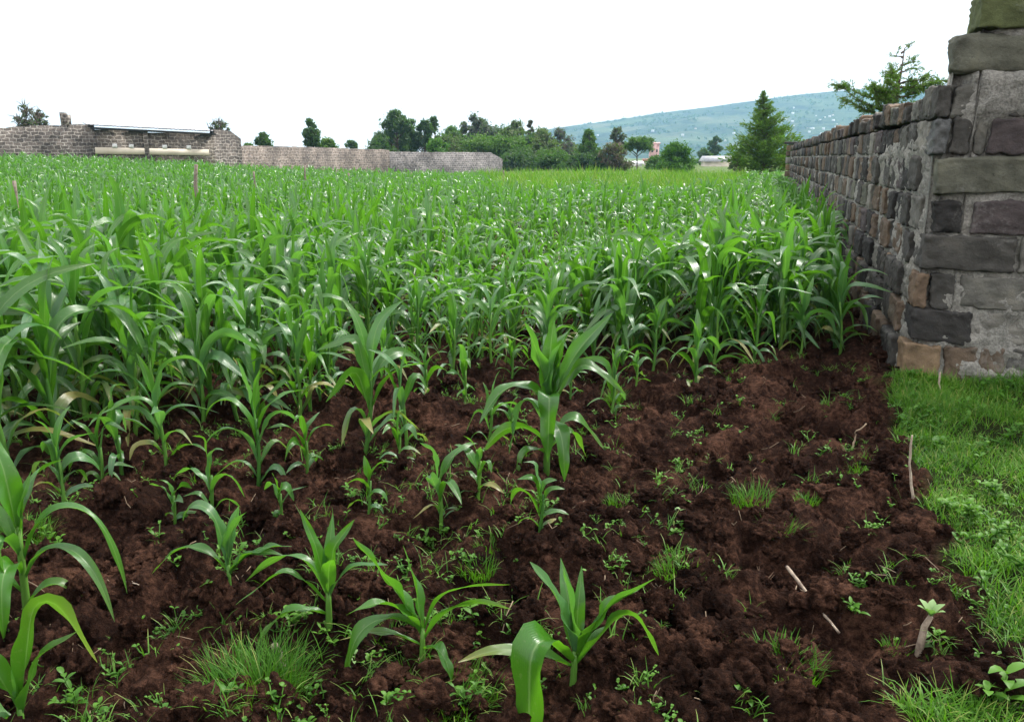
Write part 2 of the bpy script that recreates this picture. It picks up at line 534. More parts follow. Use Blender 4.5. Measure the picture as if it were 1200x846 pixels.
# ------------------------------------------------------------------ maize
def leaf_geo(base, az, L, W, th0, th1, brk, soft, nseg=12, ncross=5, drift=0., roll=0., fold0=62, fold1=14, wave=.12, rng=RNG):
    """one arching blade. angles in degrees from the vertical; brk is where along the blade it bends over."""
    s = np.linspace(0, 1, nseg + 1)
    sg = lambda q: 1 / (1 + np.exp(-(q - brk) / soft))
    k = (sg(s) - sg(0)) / (sg(1) - sg(0))
    th = np.radians(th0 + (th1 - th0) * k)
    a = np.radians(az + drift * s)
    D = np.stack([np.sin(th) * np.cos(a), np.sin(th) * np.sin(a), np.cos(th)], 1)
    mid = (D[1:] + D[:-1]) / 2
    P = np.vstack([[0, 0, 0], np.cumsum(mid * (L / nseg), 0)]) + base
    S = np.stack([-np.sin(a), np.cos(a), 0 * a], 1)
    Nn = np.cross(D, S)                       # upper side of the blade
    r = np.radians(roll) * s
    S2 = S * np.cos(r)[:, None] + Nn * np.sin(r)[:, None]
    N2 = np.cross(D, S2)
    w = W * (.28 + .72 * smooth(0, .40, s)) * np.maximum(0.015, 1 - s ** 2.7) ** .9
    u = np.linspace(-1, 1, ncross)
    ph = np.radians(fold0 + (fold1 - fold0) * smooth(0, .45, s))
    f1, f2, p1, p2 = rng.uniform(9, 17), rng.uniform(9, 17), rng.random() * 6, rng.random() * 6
    V = []
    for uu in u:
        wv = np.sin(s * (f1 if uu > 0 else f2) + (p1 if uu > 0 else p2)) * wave * uu * uu * smooth(.05, .3, s) + .02 * uu * np.sin(s * 41 + p1 * 3)
        V.append(P + S2 * (uu * w / 2 * np.cos(ph))[:, None] + N2 * (-abs(uu) * w / 2 * np.sin(ph) * -1 + wv * w)[:, None])
    V = np.stack(V, 1).reshape(-1, 3)
    UV = np.stack(np.broadcast_arrays(u[None, :], s[:, None]), -1).reshape(-1, 2)
    return V, grid_faces(nseg + 1, ncross), UV


def maize_geo(H, rng, nleaf=9, nseg=12, ncross=5, plane=None, wide=1.0, old=.16, ntube=6):
    """returns (stalk MB, foliage MB) of a young maize plant whose top stands about H above its foot."""
    st, fo = MB(), MB()
    plane = rng.uniform(0, 360) if plane is None else plane
    hs = H * rng.uniform(.45, .55)
    lean = rng.normal(0, .05, 2)
    zz = np.linspace(-.10, hs, 6 if ntube > 4 else 3)
    P = np.stack([lean[0] * zz + .01 * np.sin(zz * 9), lean[1] * zz, zz], 1)
    R = (.006 + .009 * H) * np.linspace(1, .62, len(zz))
    V, Fs = tube(P, R, ntube)
    st.add(V, Fs, None, (rng.random(), 0, 0, 1))
    for k in range(nleaf):
        q = k / (nleaf - 1)
        zb = hs * (.03 + .95 * q ** 1.05)
        az = plane + (180 if k % 2 else 0) + rng.normal(0, 22)
        if q > .8:                               # the whorl
            L = H * rng.uniform(.40, .56); th0 = rng.uniform(2, 10); th1 = rng.uniform(15, 125); W = .060 * wide
            brk = rng.uniform(.55, .85)
        elif q > .35:
            L = H * rng.uniform(.50, .74); th0 = rng.uniform(8, 23); th1 = rng.uniform(85, 172); W = .068 * wide
            brk = rng.uniform(.45, .72)
        else:
            L = H * rng.uniform(.34, .50); th0 = rng.uniform(18, 40); th1 = rng.uniform(105, 168); W = .046 * wide
            brk = rng.uniform(.38, .62)
        W *= (.55 + .5 * H)
        base = np.array([lean[0] * zb, lean[1] * zb, zb])
        soft = rng.uniform(.02, .05) if rng.random() < .22 else rng.uniform(.07, .17)
        V, Fq, UV = leaf_geo(base, az, L, W * rng.uniform(.85, 1.15), th0, th1, brk, soft, nseg, ncross,
                             rng.normal(0, 22), rng.normal(0, 45), 55, rng.uniform(6, 24), rng.uniform(.05, .16), rng)
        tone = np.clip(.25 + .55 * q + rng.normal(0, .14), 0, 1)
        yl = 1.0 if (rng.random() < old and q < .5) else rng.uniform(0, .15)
        if q < .25 and rng.random() < .25: yl, W, th1 = 7.0, W * .6, 175
        fo.add(V, Fq, UV, (tone, yl, float(np.clip(rng.normal(.25, .5), 0, 1)), 1))
    return st, fo


PLANTS = []          # (x, y) of every individual plant, to keep the rest clear of them


def put_maize(mesh_pair, x, y, s, rz, label, group, z=None):
    t = thing('maize_plant', label, 'maize plant', (x, y, float(gz(x, y)) if z is None else z), rz, group)
    t.scale = (s, s, s)
    link_mesh('stalk', mesh_pair[0], t); link_mesh('foliage', mesh_pair[1], t)
    PLANTS.append((x, y))
    return t


def hero(px, py, leaves, hs, label, rad=.010, tone=.6, rz=0):
    g = ground(px, py)
    z = float(gz(g[0], g[1]))
    g = ground(px, py, z); z = float(gz(g[0], g[1]))
    st, fo = MB(), MB()
    rng = np.random.default_rng(int(px * 7 + py))
    hs *= .66 if hs < .3 else .88
    zz = np.linspace(-.08, hs, 5)
    V, Fs = tube(np.stack([.03 * zz, 0 * zz, zz], 1), rad * np.linspace(1, .6, 5), 8)
    st.add(V, Fs, None, (.7, 0, 0, 1))
    for (h, az, L, W, a0, a1, brk, yl) in leaves:
        h *= .62 if hs < .3 else .85
        L *= 1.06
        V, Fq, UV = leaf_geo(np.array([.03 * h, 0, h]), az + rng.normal(0, 5), L, W * 1.36, a0, a1, brk, rng.uniform(.025, .05) if rng.random() < .25 else rng.uniform(.08, .16), 26, 9, rng.normal(0, 18), rng.normal(0, 45), 66, rng.uniform(8, 26), rng.uniform(.12, .24), rng)
        fo.add(V, Fq, UV, (np.clip(tone + rng.normal(0, .12), 0, 1), yl, float(np.clip(rng.normal(.05, .4), 0, 1)), 1))
    return put_maize((st.mesh('stalk', M['maize_stalk']), fo.mesh('foliage', M['maize_leaf'])), g[0], g[1], 1, 0, label, 'young maize plants in the dug soil', z)


# the plants nearest the camera, blade by blade: (height, azimuth, length, width, start angle, end angle, bend, yellow tip)
hero(672, 797, [(.10, 188, .32, .062, 14, 36, .6, .1), (.10, 170, .27, .040, 3, 12, .5, 0), (.09, 2, .34, .046, 22, 54, .5, 0), (.07, 342, .31, .052, 24, 58, .6, .1),
                (.05, 350, .37, .052, 34, 152, .62, .2), (.05, 196, .34, .040, 58, 104, .6, .9), (.07, 233, .68, .082, 44, 180, .36, .1), (.10, 60, .25, .035, 8, 30, .6, 0),
                (.08, 120, .28, .04, 12, 40, .6, 0)],
     .13, 'broad leaved maize plant at the bottom centre, one wide leaf hanging towards the viewer', .013, .85)
hero(495, 768, [(.10, 2, .34, .028, 16, 92, .45, .3), (.08, -6, .31, .034, 30, 98, .5, .4), (.12, 168, .34, .052, 28, 44, .5, 0), (.13, 186, .36, .038, 46, 176, .42, .1),
                (.06, 192, .25, .026, 55, 112, .5, 1), (.04, 320, .19, .034, 55, 165, .5, 0), (.10, 200, .28, .04, 24, 110, .6, .1), (.12, 140, .26, .034, 10, 40, .6, 0)],
     .15, 'spreading maize plant with two long thin leaves arching right, beside a grass clump', .011, .75)
hero(385, 718, [(.12, 175, .38, .032, 24, 132, .45, .2), (.09, 186, .34, .028, 36, 120, .5, .1), (.14, 18, .26, .042, 8, 38, .6, 0), (.14, 165, .28, .034, 12, 24, .6, 0),
                (.03, 205, .26, .042, 58, 142, .45, .2), (.10, -8, .28, .032, 18, 86, .5, 0), (.12, 60, .26, .036, 6, 25, .6, 0), (.1, 280, .26, .04, 16, 60, .6, 0)],
     .17, 'bunched bright maize plant with two leaves drooping to the left', .013, .8)
hero(270, 706, [(.13, 178, .33, .032, 34, 138, .42, .1), (.14, 155, .34, .048, 8, 160, .72, .1), (.15, 15, .22, .042, 6, 22, .6, 0), (.12, 0, .27, .036, 40, 82, .5, 0),
                (.10, -15, .24, .032, 26, 100, .5, .1), (.04, 200, .16, .024, 55, 165, .5, 1), (.14, 300, .26, .036, 8, 50, .6, 0)],
     .17, 'small maize plant with one leaf arched over to the left in open soil', .010, .6)
hero(27, 862, [(.12, 6, .54, .052, 12, 158, .60, 1), (.08, -4, .31, .050, 18, 58, .6, .2), (.10, 186, .32, .048, 14, 44, .5, 0), (.05, 192, .28, .04, 45, 92, .5, .1),
               (.12, 100, .22, .03, 5, 20, .5, 0), (.06, 250, .2, .04, 40, 110, .5, .2)],
     .15, 'pale maize plant in the lower left corner with a yellowing bent leaf tip', .012, .9)
hero(28, 694, [(.26, 4, .62, .036, 18, 172, .46, .1), (.20, -8, .52, .034, 26, 165, .46, .2), (.30, 258, .42, .072, 30, 176, .30, 0), (.34, 150, .44, .06, 5, 34, .6, 0),
               (.28, 185, .55, .05, 20, 150, .5, 0), (.10, 10, .24, .034, 30, 150, .45, 1), (.34, 40, .26, .05, 5, 30, .6, 0), (.15, 200, .4, .045, 35, 150, .5, .1),
               (.22, 285, .36, .05, 30, 172, .4, 0), (.32, 95, .36, .05, 10, 90, .6, 0)],
     .42, 'maize plant at the left edge with two long narrow leaves arching over the soil', .016, .6)

hero(640, 556, [(.38, 100, .42, .090, 3, 12, .6, 0), (.38, 205, .44, .088, 9, 24, .6, 0), (.40, 20, .42, .066, 8, 26, .6, 0), (.36, -4, .56, .080, 18, 50, .55, 0),
                (.34, 12, .54, .062, 26, 128, .55, .1), (.34, 178, .50, .066, 18, 142, .45, 0), (.26, 186, .46, .074, 28, 166, .42, .1), (.18, 192, .40, .054, 40, 150, .45, .2),
                (.36, 276, .46, .084, 26, 172, .34, 0), (.26, 292, .40, .066, 36, 176, .34, 0), (.20, 4, .38, .056, 40, 142, .45, .2), (.14, 24, .32, .044, 50, 150, .45, .5),
                (.39, 300, .38, .07, 6, 40, .7, 0), (.39, 60, .40, .07, 8, 60, .7, 0), (.12, 230, .30, .05, 50, 160, .4, .3)],
     .46, 'large thick maize plant with a wide upright whorl near the photo centre', .019, .62)


def rand_hero(px, py, top, seed, label, nleaf=9, wide=1.0, plane=None):
    g = ground(px, py); z = float(gz(g[0], g[1])); g = ground(px, py, z); z = float(gz(g[0], g[1]))
    H = at_depth(px, top, g[1])[2] - z
    rng = np.random.default_rng(seed)
    st, fo = maize_geo(max(H, .22) * 1.04, rng, nleaf, 14, 5, plane, wide)
    put_maize((st.mesh('stalk', M['maize_stalk']), fo.mesh('foliage', M['maize_leaf'])), g[0], g[1], 1, 0, label, 'young maize plants in the dug soil', z)


for i, a in enumerate([
    (302, 562, 425, 'upright maize plant standing alone behind the small arched leaf plant', 9, 1.0, 10),
    (195, 545, 422, 'maize plant with folded broad leaves in front of the tall left stand', 8, 1.15, 20),
    (428, 508, 335, 'sturdy bushy maize plant at the front of the stand, left of centre', 11, 1.2, 35),
    (517, 618, 503, 'slim maize seedling with two short upright leaves in front of the centre plants', 6, 1.0, 5),
    (632, 628, 540, 'low maize plant with leaves spread wide, just below the large centre plant', 8, 1.0, 0),
    (716, 492, 398, 'pale curled maize plant with light green sprouts at its foot', 9, .95, 15),
    (813, 460, 366, 'solitary pale maize plant at the edge of bare soil on the right', 9, 1.05, 25),
    (476, 502, 392, 'leaning maize plant with a kinked leaf beside the bushy front plant', 8, .95, 40),
    (432, 596, 535, 'short maize seedling among broadleaf weeds in the middle of the soil', 6, .95, 0),
    (572, 528, 432, 'thin maize plant with one high leaf left of the large centre plant', 7, .9, 10),
    (598, 520, 470, 'tiny maize plant tucked beside the large centre plant', 6, .9, 160),
    (112, 500, 268, 'tall dark maize plant in the front row of the left stand', 12, 1.35, 30),
    (62, 520, 292, 'tall maize plant with broad leaves near the left edge', 11, 1.35, 75),
    (238, 505, 322, 'tall maize plant with a single leaf tip hanging straight down', 11, 1.25, 160),
    (352, 500, 342, 'tall maize plant between the left stand and the bushy front plant', 10, 1.15, 5),
    (985, 412, 300, 'last maize plant at the foot of the stone wall, deep in its shade', 10, 1.2, 130),
    (938, 418, 322, 'shaded maize plant in the front row close to the stone wall', 10, 1.2, 20),
    (882, 418, 312, 'dark green maize plant in the front row two plants from the wall', 10, 1.2, 170),
    (765, 440, 335, 'maize plant with whitish leaf backs in the front row right of centre', 10, 1.05, 10),
    (692, 440, 345, 'maize plant in the front row directly behind the pale curled plant', 9, 1.0, 30),
    (530, 440, 340, 'slender maize plant in the front row behind the gap at centre', 9, .95, 60),
    (545, 470, 400, 'small maize plant just behind the gap left of the large centre plant', 8, 1.0, 80),
    (600, 470, 385, 'maize plant close behind the large centre plant', 9, 1.0, 30),
    (668, 478, 420, 'short maize plant between the large centre plant and the pale curled one', 7, .9, 0),
    (500, 470, 400, 'small maize plant behind the leaning plant with the kinked leaf', 8, .95, 140),
    (395, 470, 360, 'maize plant packed behind the bushy front plant', 10, 1.15, 70),
    (300, 480, 350, 'tall maize plant behind the upright lone plant', 10, 1.2, 120),
    (160, 480, 300, 'tall broad maize plant in the second row of the left stand', 11, 1.3, 150),
    (10, 540, 330, 'tall maize plant cut by the left edge of the photo', 10, 1.25, 45),
    (830, 425, 335, 'maize plant in the front row behind the solitary pale plant', 9, 1.0, 60),
    (118, 560, 470, 'small maize plant in the soil before the tall dark front plant', 7, .95, 20),
    (245, 590, 505, 'thin maize seedling left of the upright lone plant foot', 7, .9, 170),
    (360, 560, 470, 'thin maize plant right of the upright lone plant', 8, .95, 40),
    (205, 610, 560, 'tiny maize seedling among weeds left of the small arched plant', 6, .9, 10),
    (468, 560, 480, 'small maize plant with thin leaves above the short seedling', 7, .9, 15),
    (560, 580, 500, 'maize seedling right of the slim one, left of the spread plant', 7, .9, 165),
    (75, 590, 480, 'maize plant standing just behind the left edge plant', 9, 1.1, 35),
    (330, 610, 550, 'small maize seedling between the upright plant and the bunched plant', 6, .9, 0),
    (745, 470, 405, 'small maize plant right of the pale curled plant', 8, .9, 20),
    (140, 530, 440, 'small maize plant shadowed under the tall left stand', 7, .95, 100),
]):
    rand_hero(a[0], a[1], a[2], 100 + i, a[3], a[4], a[5], a[6])

# the standing crop: a jittered lattice along the wall direction
FRONT = [ground(*p)[:2] for p in ((-260, 585), (0, 570), (150, 545), (300, 505), (420, 475), (560, 455), (700, 446), (860, 430), (990, 424), (1080, 424))]
fx_ = np.array([p[0] for p in FRONT]); fy_ = np.array([p[1] for p in FRONT])


def wall_left_limit(x, y):
    """signed distance to the left of the long wall."""
    return -((x - CORNER[0]) * WR[0] + (y - CORNER[1]) * WR[1])


cand = []
rows = np.arange(-75, .12, .52); steps = np.arange(-30, 62, .245)
for ri, r in enumerate(rows):
    for st_ in steps:
        rx = r + RNG.normal(0, .07); sx = st_ + RNG.normal(0, .09)
        p = CORNER + WR * (rx - .20) + WU * sx
        if wall_left_limit(p[0], p[1]) < .12: continue
        if p[1] < 3 or p[1] > 46 + .1 * p[0] * 0: continue
        if abs(p[0]) > .80 * p[1] + 2.0: continue
        if p[1] < np.interp(p[0], fx_, fy_): continue
        if RNG.random() < .06: continue
        if p[1] > 26 + 4 * RNG.normal(0, .6) + 3 * vnoise(p[0] * .5, 1.0, 9) and p[0] > -.03 * p[1] + .6 * vnoise(p[1] * .3, 2.0, 7) and wall_left_limit(p[0], p[1]) > 1.6 + 1.2 * vnoise(p[1] * .5, 5.0, 3): continue
        cand.append(p)
# sown by hand, two or three seeds to a hole in the front of the field
extra = [p + RNG.normal(0, .13, 2) for p in cand if p[1] < 11 and RNG.random() < (.95 if p[0] < -.2 else .5)]
extra = [p for p in extra if p[1] > np.interp(p[0], fx_, fy_) - .12 and wall_left_limit(*p) > .12]
extra += [p + RNG.normal(0, .12, 2) for p in cand if p[1] < 10.5 and .25 < wall_left_limit(*p) < 1.8]
extra += [p + RNG.normal(0, .14, 2) for p in cand if p[1] < 8.5 and -.5 < p[0] < 2.5 and RNG.random() < .5]
cand = np.array([p for p in cand + extra if p[1] > 10 or wall_left_limit(*p) > .38])


def plant_height(x, y):
    left = smooth(-.6, -2.6, x - .10 * (y - 4)) * smooth(16, 8, y)
    h = .70 + .22 * smooth(8, 18, y) + .40 * left
    wl = wall_left_limit(x, y)
    h = h + .28 * smooth(3.2, .8, wl) * smooth(18, 9, y) + .05 * smooth(2, .4, wl)
    return h * (1 + .16 * fbm(x * .45, y * .45, 811, 3))


PL = np.array(PLANTS)
dmin = np.min(np.hypot(cand[:, None, 0] - PL[None, :, 0], cand[:, None, 1] - PL[None, :, 1]), 1)
cand = cand[dmin > .16]
order = np.argsort(cand[:, 1] + .15 * np.abs(cand[:, 0]))
cand = cand[order]
vis = np.abs(cand[:, 0]) < .60 * cand[:, 1] + .35
N_IND = 248
ind_idx = np.where(vis)[0][:N_IND]
ind = np.zeros(len(cand), bool); ind[ind_idx] = True
print('maize candidates', len(cand), 'individual depth to', cand[ind_idx[-1]])

VAR = []
for k in range(16):
    rng = np.random.default_rng(500 + k)
    st, fo = maize_geo(1.0, rng, rng.integers(9, 12), 14, 5, None, rng.uniform(.88, 1.16))
    VAR.append((st.mesh('stalk', M['maize_stalk']), fo.mesh('foliage', M['maize_leaf'])))


def zone(x, y):
    wl = wall_left_limit(x, y)
    if wl < 1.5:
        return 'dark maize plant in the shaded strip along the long stone wall', 'maize in the shade of the stone wall'
    if x < -.28 * y - .3:
        return 'tall maize plant in the thick stand filling the left side of the field', 'tall maize of the left stand'
    if x < .02 * y:
        return 'young maize plant in the crowded rows left of the field centre', 'maize rows left of the field centre'
    return 'young maize plant in the crowded rows between field centre and wall shade', 'maize rows right of the field centre'


protos = {}
for n_, (x, y) in enumerate(cand[ind]):
    lab, grp = zone(x, y)
    v = int(RNG.integers(0, 16))
    s = float(plant_height(x, y) * RNG.uniform(.84, 1.12))
    rz = float(RNG.uniform(0, 2 * pi))
    if v not in protos:
        protos[v] = put_maize(VAR[v], x, y, s, rz, lab, grp)
    else:
        t = protos[v].copy(); C.objects.link(t)
        t.location = (x, y, float(gz(x, y))); t.scale = (s, s, s); t.rotation_euler = (0, 0, rz)
        t['label'] = lab; t['group'] = grp
        for ch in protos[v].children:
            c = ch.copy(); C.objects.link(c); c.parent = t
        PLANTS.append((x, y))

# every plant further off: one mass of leaves
LOD = []
for lv, (ns, nc, cnt) in enumerate(((7, 3, 10), (5, 3, 9))):
    vs = []
    for k in range(10):
        rng = np.random.default_rng(900 + 20 * lv + k)
        st, fo = maize_geo(1.0, rng, cnt, ns, nc, None, rng.uniform(.85, 1.15), .2, 4)
        m_ = MB(); a = st.arrays(); m_.add(a[0], a[1], a[2], a[3]); a = fo.arrays(); m_.add(a[0], a[1], a[2], a[3])
        V, Fa, UV, CO = m_.arrays()
        vs.append((V, [f for f in Fa if f.shape[1] == 4], UV, CO))
    LOD.append(vs)
mb = MB()
rest = cand[~ind]
tz_ = terrain(rest[:, 0], rest[:, 1]); ph_ = plant_height(rest[:, 0], rest[:, 1])
for (x, y), z, h in zip(rest, tz_, ph_):
    lv = 0 if y < 20 else 1
    V, Fa, UV, CO = LOD[lv][RNG.integers(0, 10)]
    a = RNG.uniform(0, 2 * pi); s = h * RNG.uniform(.80, 1.14)
    c, sn = cos(a) * s, sin(a) * s
    W = np.stack([V[:, 0] * c - V[:, 1] * sn + x, V[:, 0] * sn + V[:, 1] * c + y, V[:, 2] * s + z], 1)
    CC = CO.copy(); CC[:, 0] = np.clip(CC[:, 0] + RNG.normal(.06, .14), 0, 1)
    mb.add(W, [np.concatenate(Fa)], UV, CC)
tag(mb.build('maize_field', M['maize_leaf']), 'dense green maize crop filling the field to its far edge', 'maize crop', kind='stuff')
print('mass maize', len(rest), mb.n)

# ------------------------------------------------------------------ grass, weeds, debris
def blade(base, az, L, W, th0, th1, nseg=3):
    s = np.linspace(0, 1, nseg + 1)
    th = np.radians(th0 + (th1 - th0) * s)
    D = np.stack([np.sin(th) * cos(az), np.sin(th) * sin(az), np.cos(th)], 1)
    P = np.vstack([[0, 0, 0], np.cumsum((D[1:] + D[:-1]) / 2 * L / nseg, 0)]) + base
    S = np.array([-sin(az), cos(az), 0])
    w = W * (1 - s ** 1.8) + .0004
    V = np.stack([P - S * w[:, None] / 2, P + S * w[:, None] / 2], 1).reshape(-1, 3)
    UV = np.stack(np.broadcast_arrays(np.array([-.5, .5])[None, :], s[:, None]), -1).reshape(-1, 2)
    return V, grid_faces(nseg + 1, 2), UV


def tuft_mesh(rng, n, h, rad, spread_=45, w=.004, dry=.1):
    m_ = MB()
    for _ in range(n):
        r = rad * math.sqrt(rng.random()); a = rng.uniform(0, 2 * pi)
        az = a + rng.normal(0, .8)
        V, Fq, UV = blade(np.array([r * cos(a), r * sin(a), -.015]), az, h * rng.uniform(.45, 1.1), w * rng.uniform(.7, 1.3), rng.uniform(0, spread_ * .6), rng.uniform(spread_ * .5, spread_ * 2.0), 4)
        m_.add(V, Fq, UV, (np.clip(rng.normal(.5, .22), 0, 1), 1.0 if rng.random() < dry else 0, 0, 1))
    return m_.mesh('grass_tuft', M['grass'])


def ell_leaf(base, az, L, W, th0, th1, nseg=4):
    s = np.linspace(0, 1, nseg + 1)
    th = np.radians(th0 + (th1 - th0) * s)
    D = np.stack([np.sin(th) * cos(az), np.sin(th) * sin(az), np.cos(th)], 1)
    P = np.vstack([[0, 0, 0], np.cumsum((D[1:] + D[:-1]) / 2 * L / nseg, 0)]) + base
    S = np.array([-sin(az), cos(az), 0]); Nn = np.cross(D, S)
    w = W * np.sin(pi * np.clip(s * .92 + .06, 0, 1)) ** .8
    V = np.stack([P - S * w[:, None] / 2 + Nn * w[:, None] * .12, P, P + S * w[:, None] / 2 + Nn * w[:, None] * .12], 1).reshape(-1, 3)
    UV = np.stack(np.broadcast_arrays(np.array([-1, 0, 1])[None, :], s[:, None]), -1).reshape(-1, 2)
    return V, grid_faces(nseg + 1, 3), UV


def weed_geo(rng, H, nodes, L, W, branches=0):
    st, fo = MB(), MB()
    def axis(b, d, h, nn, l, w):
        b = np.array(b, float); d = np.array(d, float)
        P = np.stack([b + d * h * q + np.array([.01, .008, 0]) * sin(q * 5) for q in np.linspace(0, 1, 5)])
        V, Fs = tube(P, .0022 * np.linspace(1.1, .6, 5), 5)
        st.add(V, Fs, None, (.6, 0, 0, 1))
        a0 = rng.uniform(0, pi)
        for k in range(nn):
            q = (k + 1) / nn
            p = b + d * h * q + np.array([.01, .008, 0]) * sin(q * 5)
            for sgn in (0, pi):
                V, Fq, UV = ell_leaf(p, a0 + k * pi / 2 + sgn + rng.normal(0, .3), l * rng.uniform(.7, 1.15) * (1 - .35 * q), w * rng.uniform(.8, 1.2) * (1 - .3 * q),
                                     rng.uniform(25, 55), rng.uniform(75, 125))
                fo.add(V, Fq, UV, (np.clip(rng.normal(.35 + .35 * q, .18), 0, 1), 0, 0, 1))
    axis((0, 0, -.02), (rng.normal(0, .12), rng.normal(0, .12), 1), H, nodes, L, W)
    for _ in range(branches):
        a = rng.uniform(0, 2 * pi)
        axis((0, 0, H * rng.uniform(0, .3)), (.75 * cos(a), .75 * sin(a), .7), H * rng.uniform(.5, .85), max(2, nodes - 1), L * .85, W * .85)
    return st, fo


def spot(px, py):
    g = ground(px, py); z = float(gz(g[0], g[1])); g = ground(px, py, z)
    return g[0], g[1], float(gz(g[0], g[1]))


# dense tufts of grass in the dug soil
TUFTS = [
    (300, 822, .17, .12, 170, 'thick clump of long green grass in the soil at bottom left centre'),
    (515, 818, .13, .14, 210, 'wide low grass clump in front of the spreading maize plant'),
    (455, 735, .08, .08, 90, 'short grass clump at the left foot of the spreading maize plant'),
    (800, 668, .06, .10, 110, 'flat whitish grass patch right of the broad leaved bottom plant'),
    (915, 655, .09, .07, 70, 'bright grass tuft just beyond the dark hole in the soil'),
    (918, 785, .08, .10, 120, 'round green grass clump in the soil at bottom right'),
    (880, 585, .11, .08, 45, 'thin yellowish grass tuft in the middle of the bare soil'),
    (1005, 545, .07, .05, 40, 'small grass tuft leaning beside a bent straw near the verge'),
    (720, 480, .11, .05, 60, 'bright grass sprouts at the foot of the pale curled maize'),
    (725, 600, .06, .06, 40, 'small grass tuft below the large centre maize plant'),
    (30, 640, .11, .10, 90, 'grass clump at the foot of the left edge maize plant'),
    (945, 590, .05, .05, 35, 'tiny yellow green grass tuft on the right hand soil'),
    (825, 750, .07, .05, 45, 'small grass tuft right of the broad leaved bottom plant'),
    (580, 600, .08, .07, 60, 'ragged grass tuft left of the low spread maize plant'),
    (1055, 720, .04, .04, 25, 'tiny grass tuft behind the stump with pale leaves'),
    (560, 690, .08, .06, 50, 'grass tuft right of the spreading maize plant leaves'),
]
for i, (px, py, h, r, n, lab) in enumerate(TUFTS):
    x, y, z = spot(px, py)
    me = tuft_mesh(np.random.default_rng(300 + i), int(n * (4.2 if r > .11 else 2.6)), h, r * 1.05, 48, .0034, .10)
    o = link_mesh('grass_tuft', me); o.location = (x, y, z); tag(o, lab, 'grass tuft', 'grass tufts in the dug soil')

WEEDS = [
    (280, 795 - 130, .13, 5, .05, .022, 0, 'weed', 'leafy weed beside the small arched leaf maize plant'),
    (80, 800, .14, 5, .045, .022, 1, 'weed', 'soft upright weed with hanging leaves beside the lower left maize'),
    (415, 590, .11, 5, .045, .020, 3, 'weed', 'bushy broadleaf weed at the foot of the short maize seedling'),
    (500, 640, .09, 4, .05, .022, 2, 'weed', 'low broadleaf weed between the slim seedling and the bunched plant'),
    (556, 740, .10, 4, .05, .020, 0, 'weed', 'single upright weed with paired leaves right of the spreading plant'),
    (120, 590, .10, 4, .05, .024, 3, 'weed', 'broad bushy weed in the soil right of the left edge maize'),
    (55, 620, .12, 5, .05, .022, 3, 'weed', 'dense weed growing against the left edge maize plant'),
    (640, 612, .12, 5, .045, .018, 3, 'weed', 'tangled weed around the low spread maize plant'),
    (690, 655, .07, 4, .045, .018, 2, 'weed', 'small fan of weed leaves behind the broad leaved bottom plant'),
    (345, 735, .10, 5, .05, .022, 3, 'weed', 'leafy weed left of the bunched maize plant'),
    (205, 655, .05, 3, .06, .02, 1, 'weed', 'star shaped weed flat on soil left of the small maize'),
    (800, 600, .06, 3, .045, .022, 1, 'pale_weed', 'pale weed seedling in bare soil below the solitary pale maize'),
    (545, 840, .09, 4, .045, .016, 1, 'weed', 'feathery weed in front of the wide low grass clump'),
    (1000, 735, .07, 4, .055, .020, 2, 'weed', 'green weed beside the fallen stick in the right hand soil'),
    (1135, 620, .13, 5, .07, .030, 4, 'weed', 'broad leafy weed at the edge of the grass verge'),
    (1165, 585, .10, 4, .07, .032, 3, 'weed', 'round leaved weed inside the grass verge near the frame edge'),
    (1110, 600, .08, 4, .06, .026, 2, 'weed', 'small weed between the peeled stick and the leafy verge weed'),
    (795, 545, .06, 3, .05, .02, 1, 'weed', 'weed seedling in the soil below the solitary pale maize'),
    (1172, 825, .12, 4, .10, .040, 1, 'weed', 'large leaved weed in the bottom right grass corner'),
    (410, 790, .10, 4, .04, .016, 0, 'pale_weed', 'pale seedling with thin stem beside the hollow at bottom left'),
]
for i, (px, py, H, nd, L, W, br, mt, lab) in enumerate(WEEDS):
    x, y, z = spot(px, py)
    st, fo = weed_geo(np.random.default_rng(700 + i), H, nd, L, W, br)
    t = thing('weed_plant', lab, 'weed', (x, y, z), 0, 'weeds in the dug soil')
    st.build('stem', M['maize_stalk'], t); fo.build('foliage', M[mt], t)

# smaller seedlings and wisps nobody could count
svar = []
for k in range(8):
    rng = np.random.default_rng(40 + k)
    st, fo = weed_geo(rng, rng.uniform(.02, .06), rng.integers(1, 4), rng.uniform(.018, .035), rng.uniform(.009, .016), rng.integers(0, 3))
    m_ = MB()
    for q in (st, fo):
        a = q.arrays(); m_.add(a[0], a[1], a[2], a[3])
    svar.append(m_.arrays())
for k in range(6):
    rng = np.random.default_rng(60 + k); m_ = MB()
    for _ in range(rng.integers(5, 16)):
        V, Fq, UV = blade(np.array([rng.normal(0, .012), rng.normal(0, .012), -.005]), rng.uniform(0, 6.3), rng.uniform(.03, .09), .0032, rng.uniform(5, 40), rng.uniform(40, 120), 3)
        m_.add(V, Fq, UV, (rng.random(), 1.0 if rng.random() < .25 else 0, 0, 1))
    svar.append(m_.arrays())
mb = MB()
N = 6500
yy = 1.7 + 9.5 * RNG.random(N) ** 1.25; xx = (RNG.random(N) - .5) * (1.35 * yy + .3)
cl = fbm(xx * 1.6, yy * 1.6, 201, 3)
keep = (soil_mask(xx, yy) > .5) & (cl + RNG.normal(0, .16, N) > np.where(xx > .30 * yy - .2, .20, -.05)) & (wall_left_limit(xx, yy) > .2)
xx, yy = xx[keep], yy[keep]; zz = gz(xx, yy)
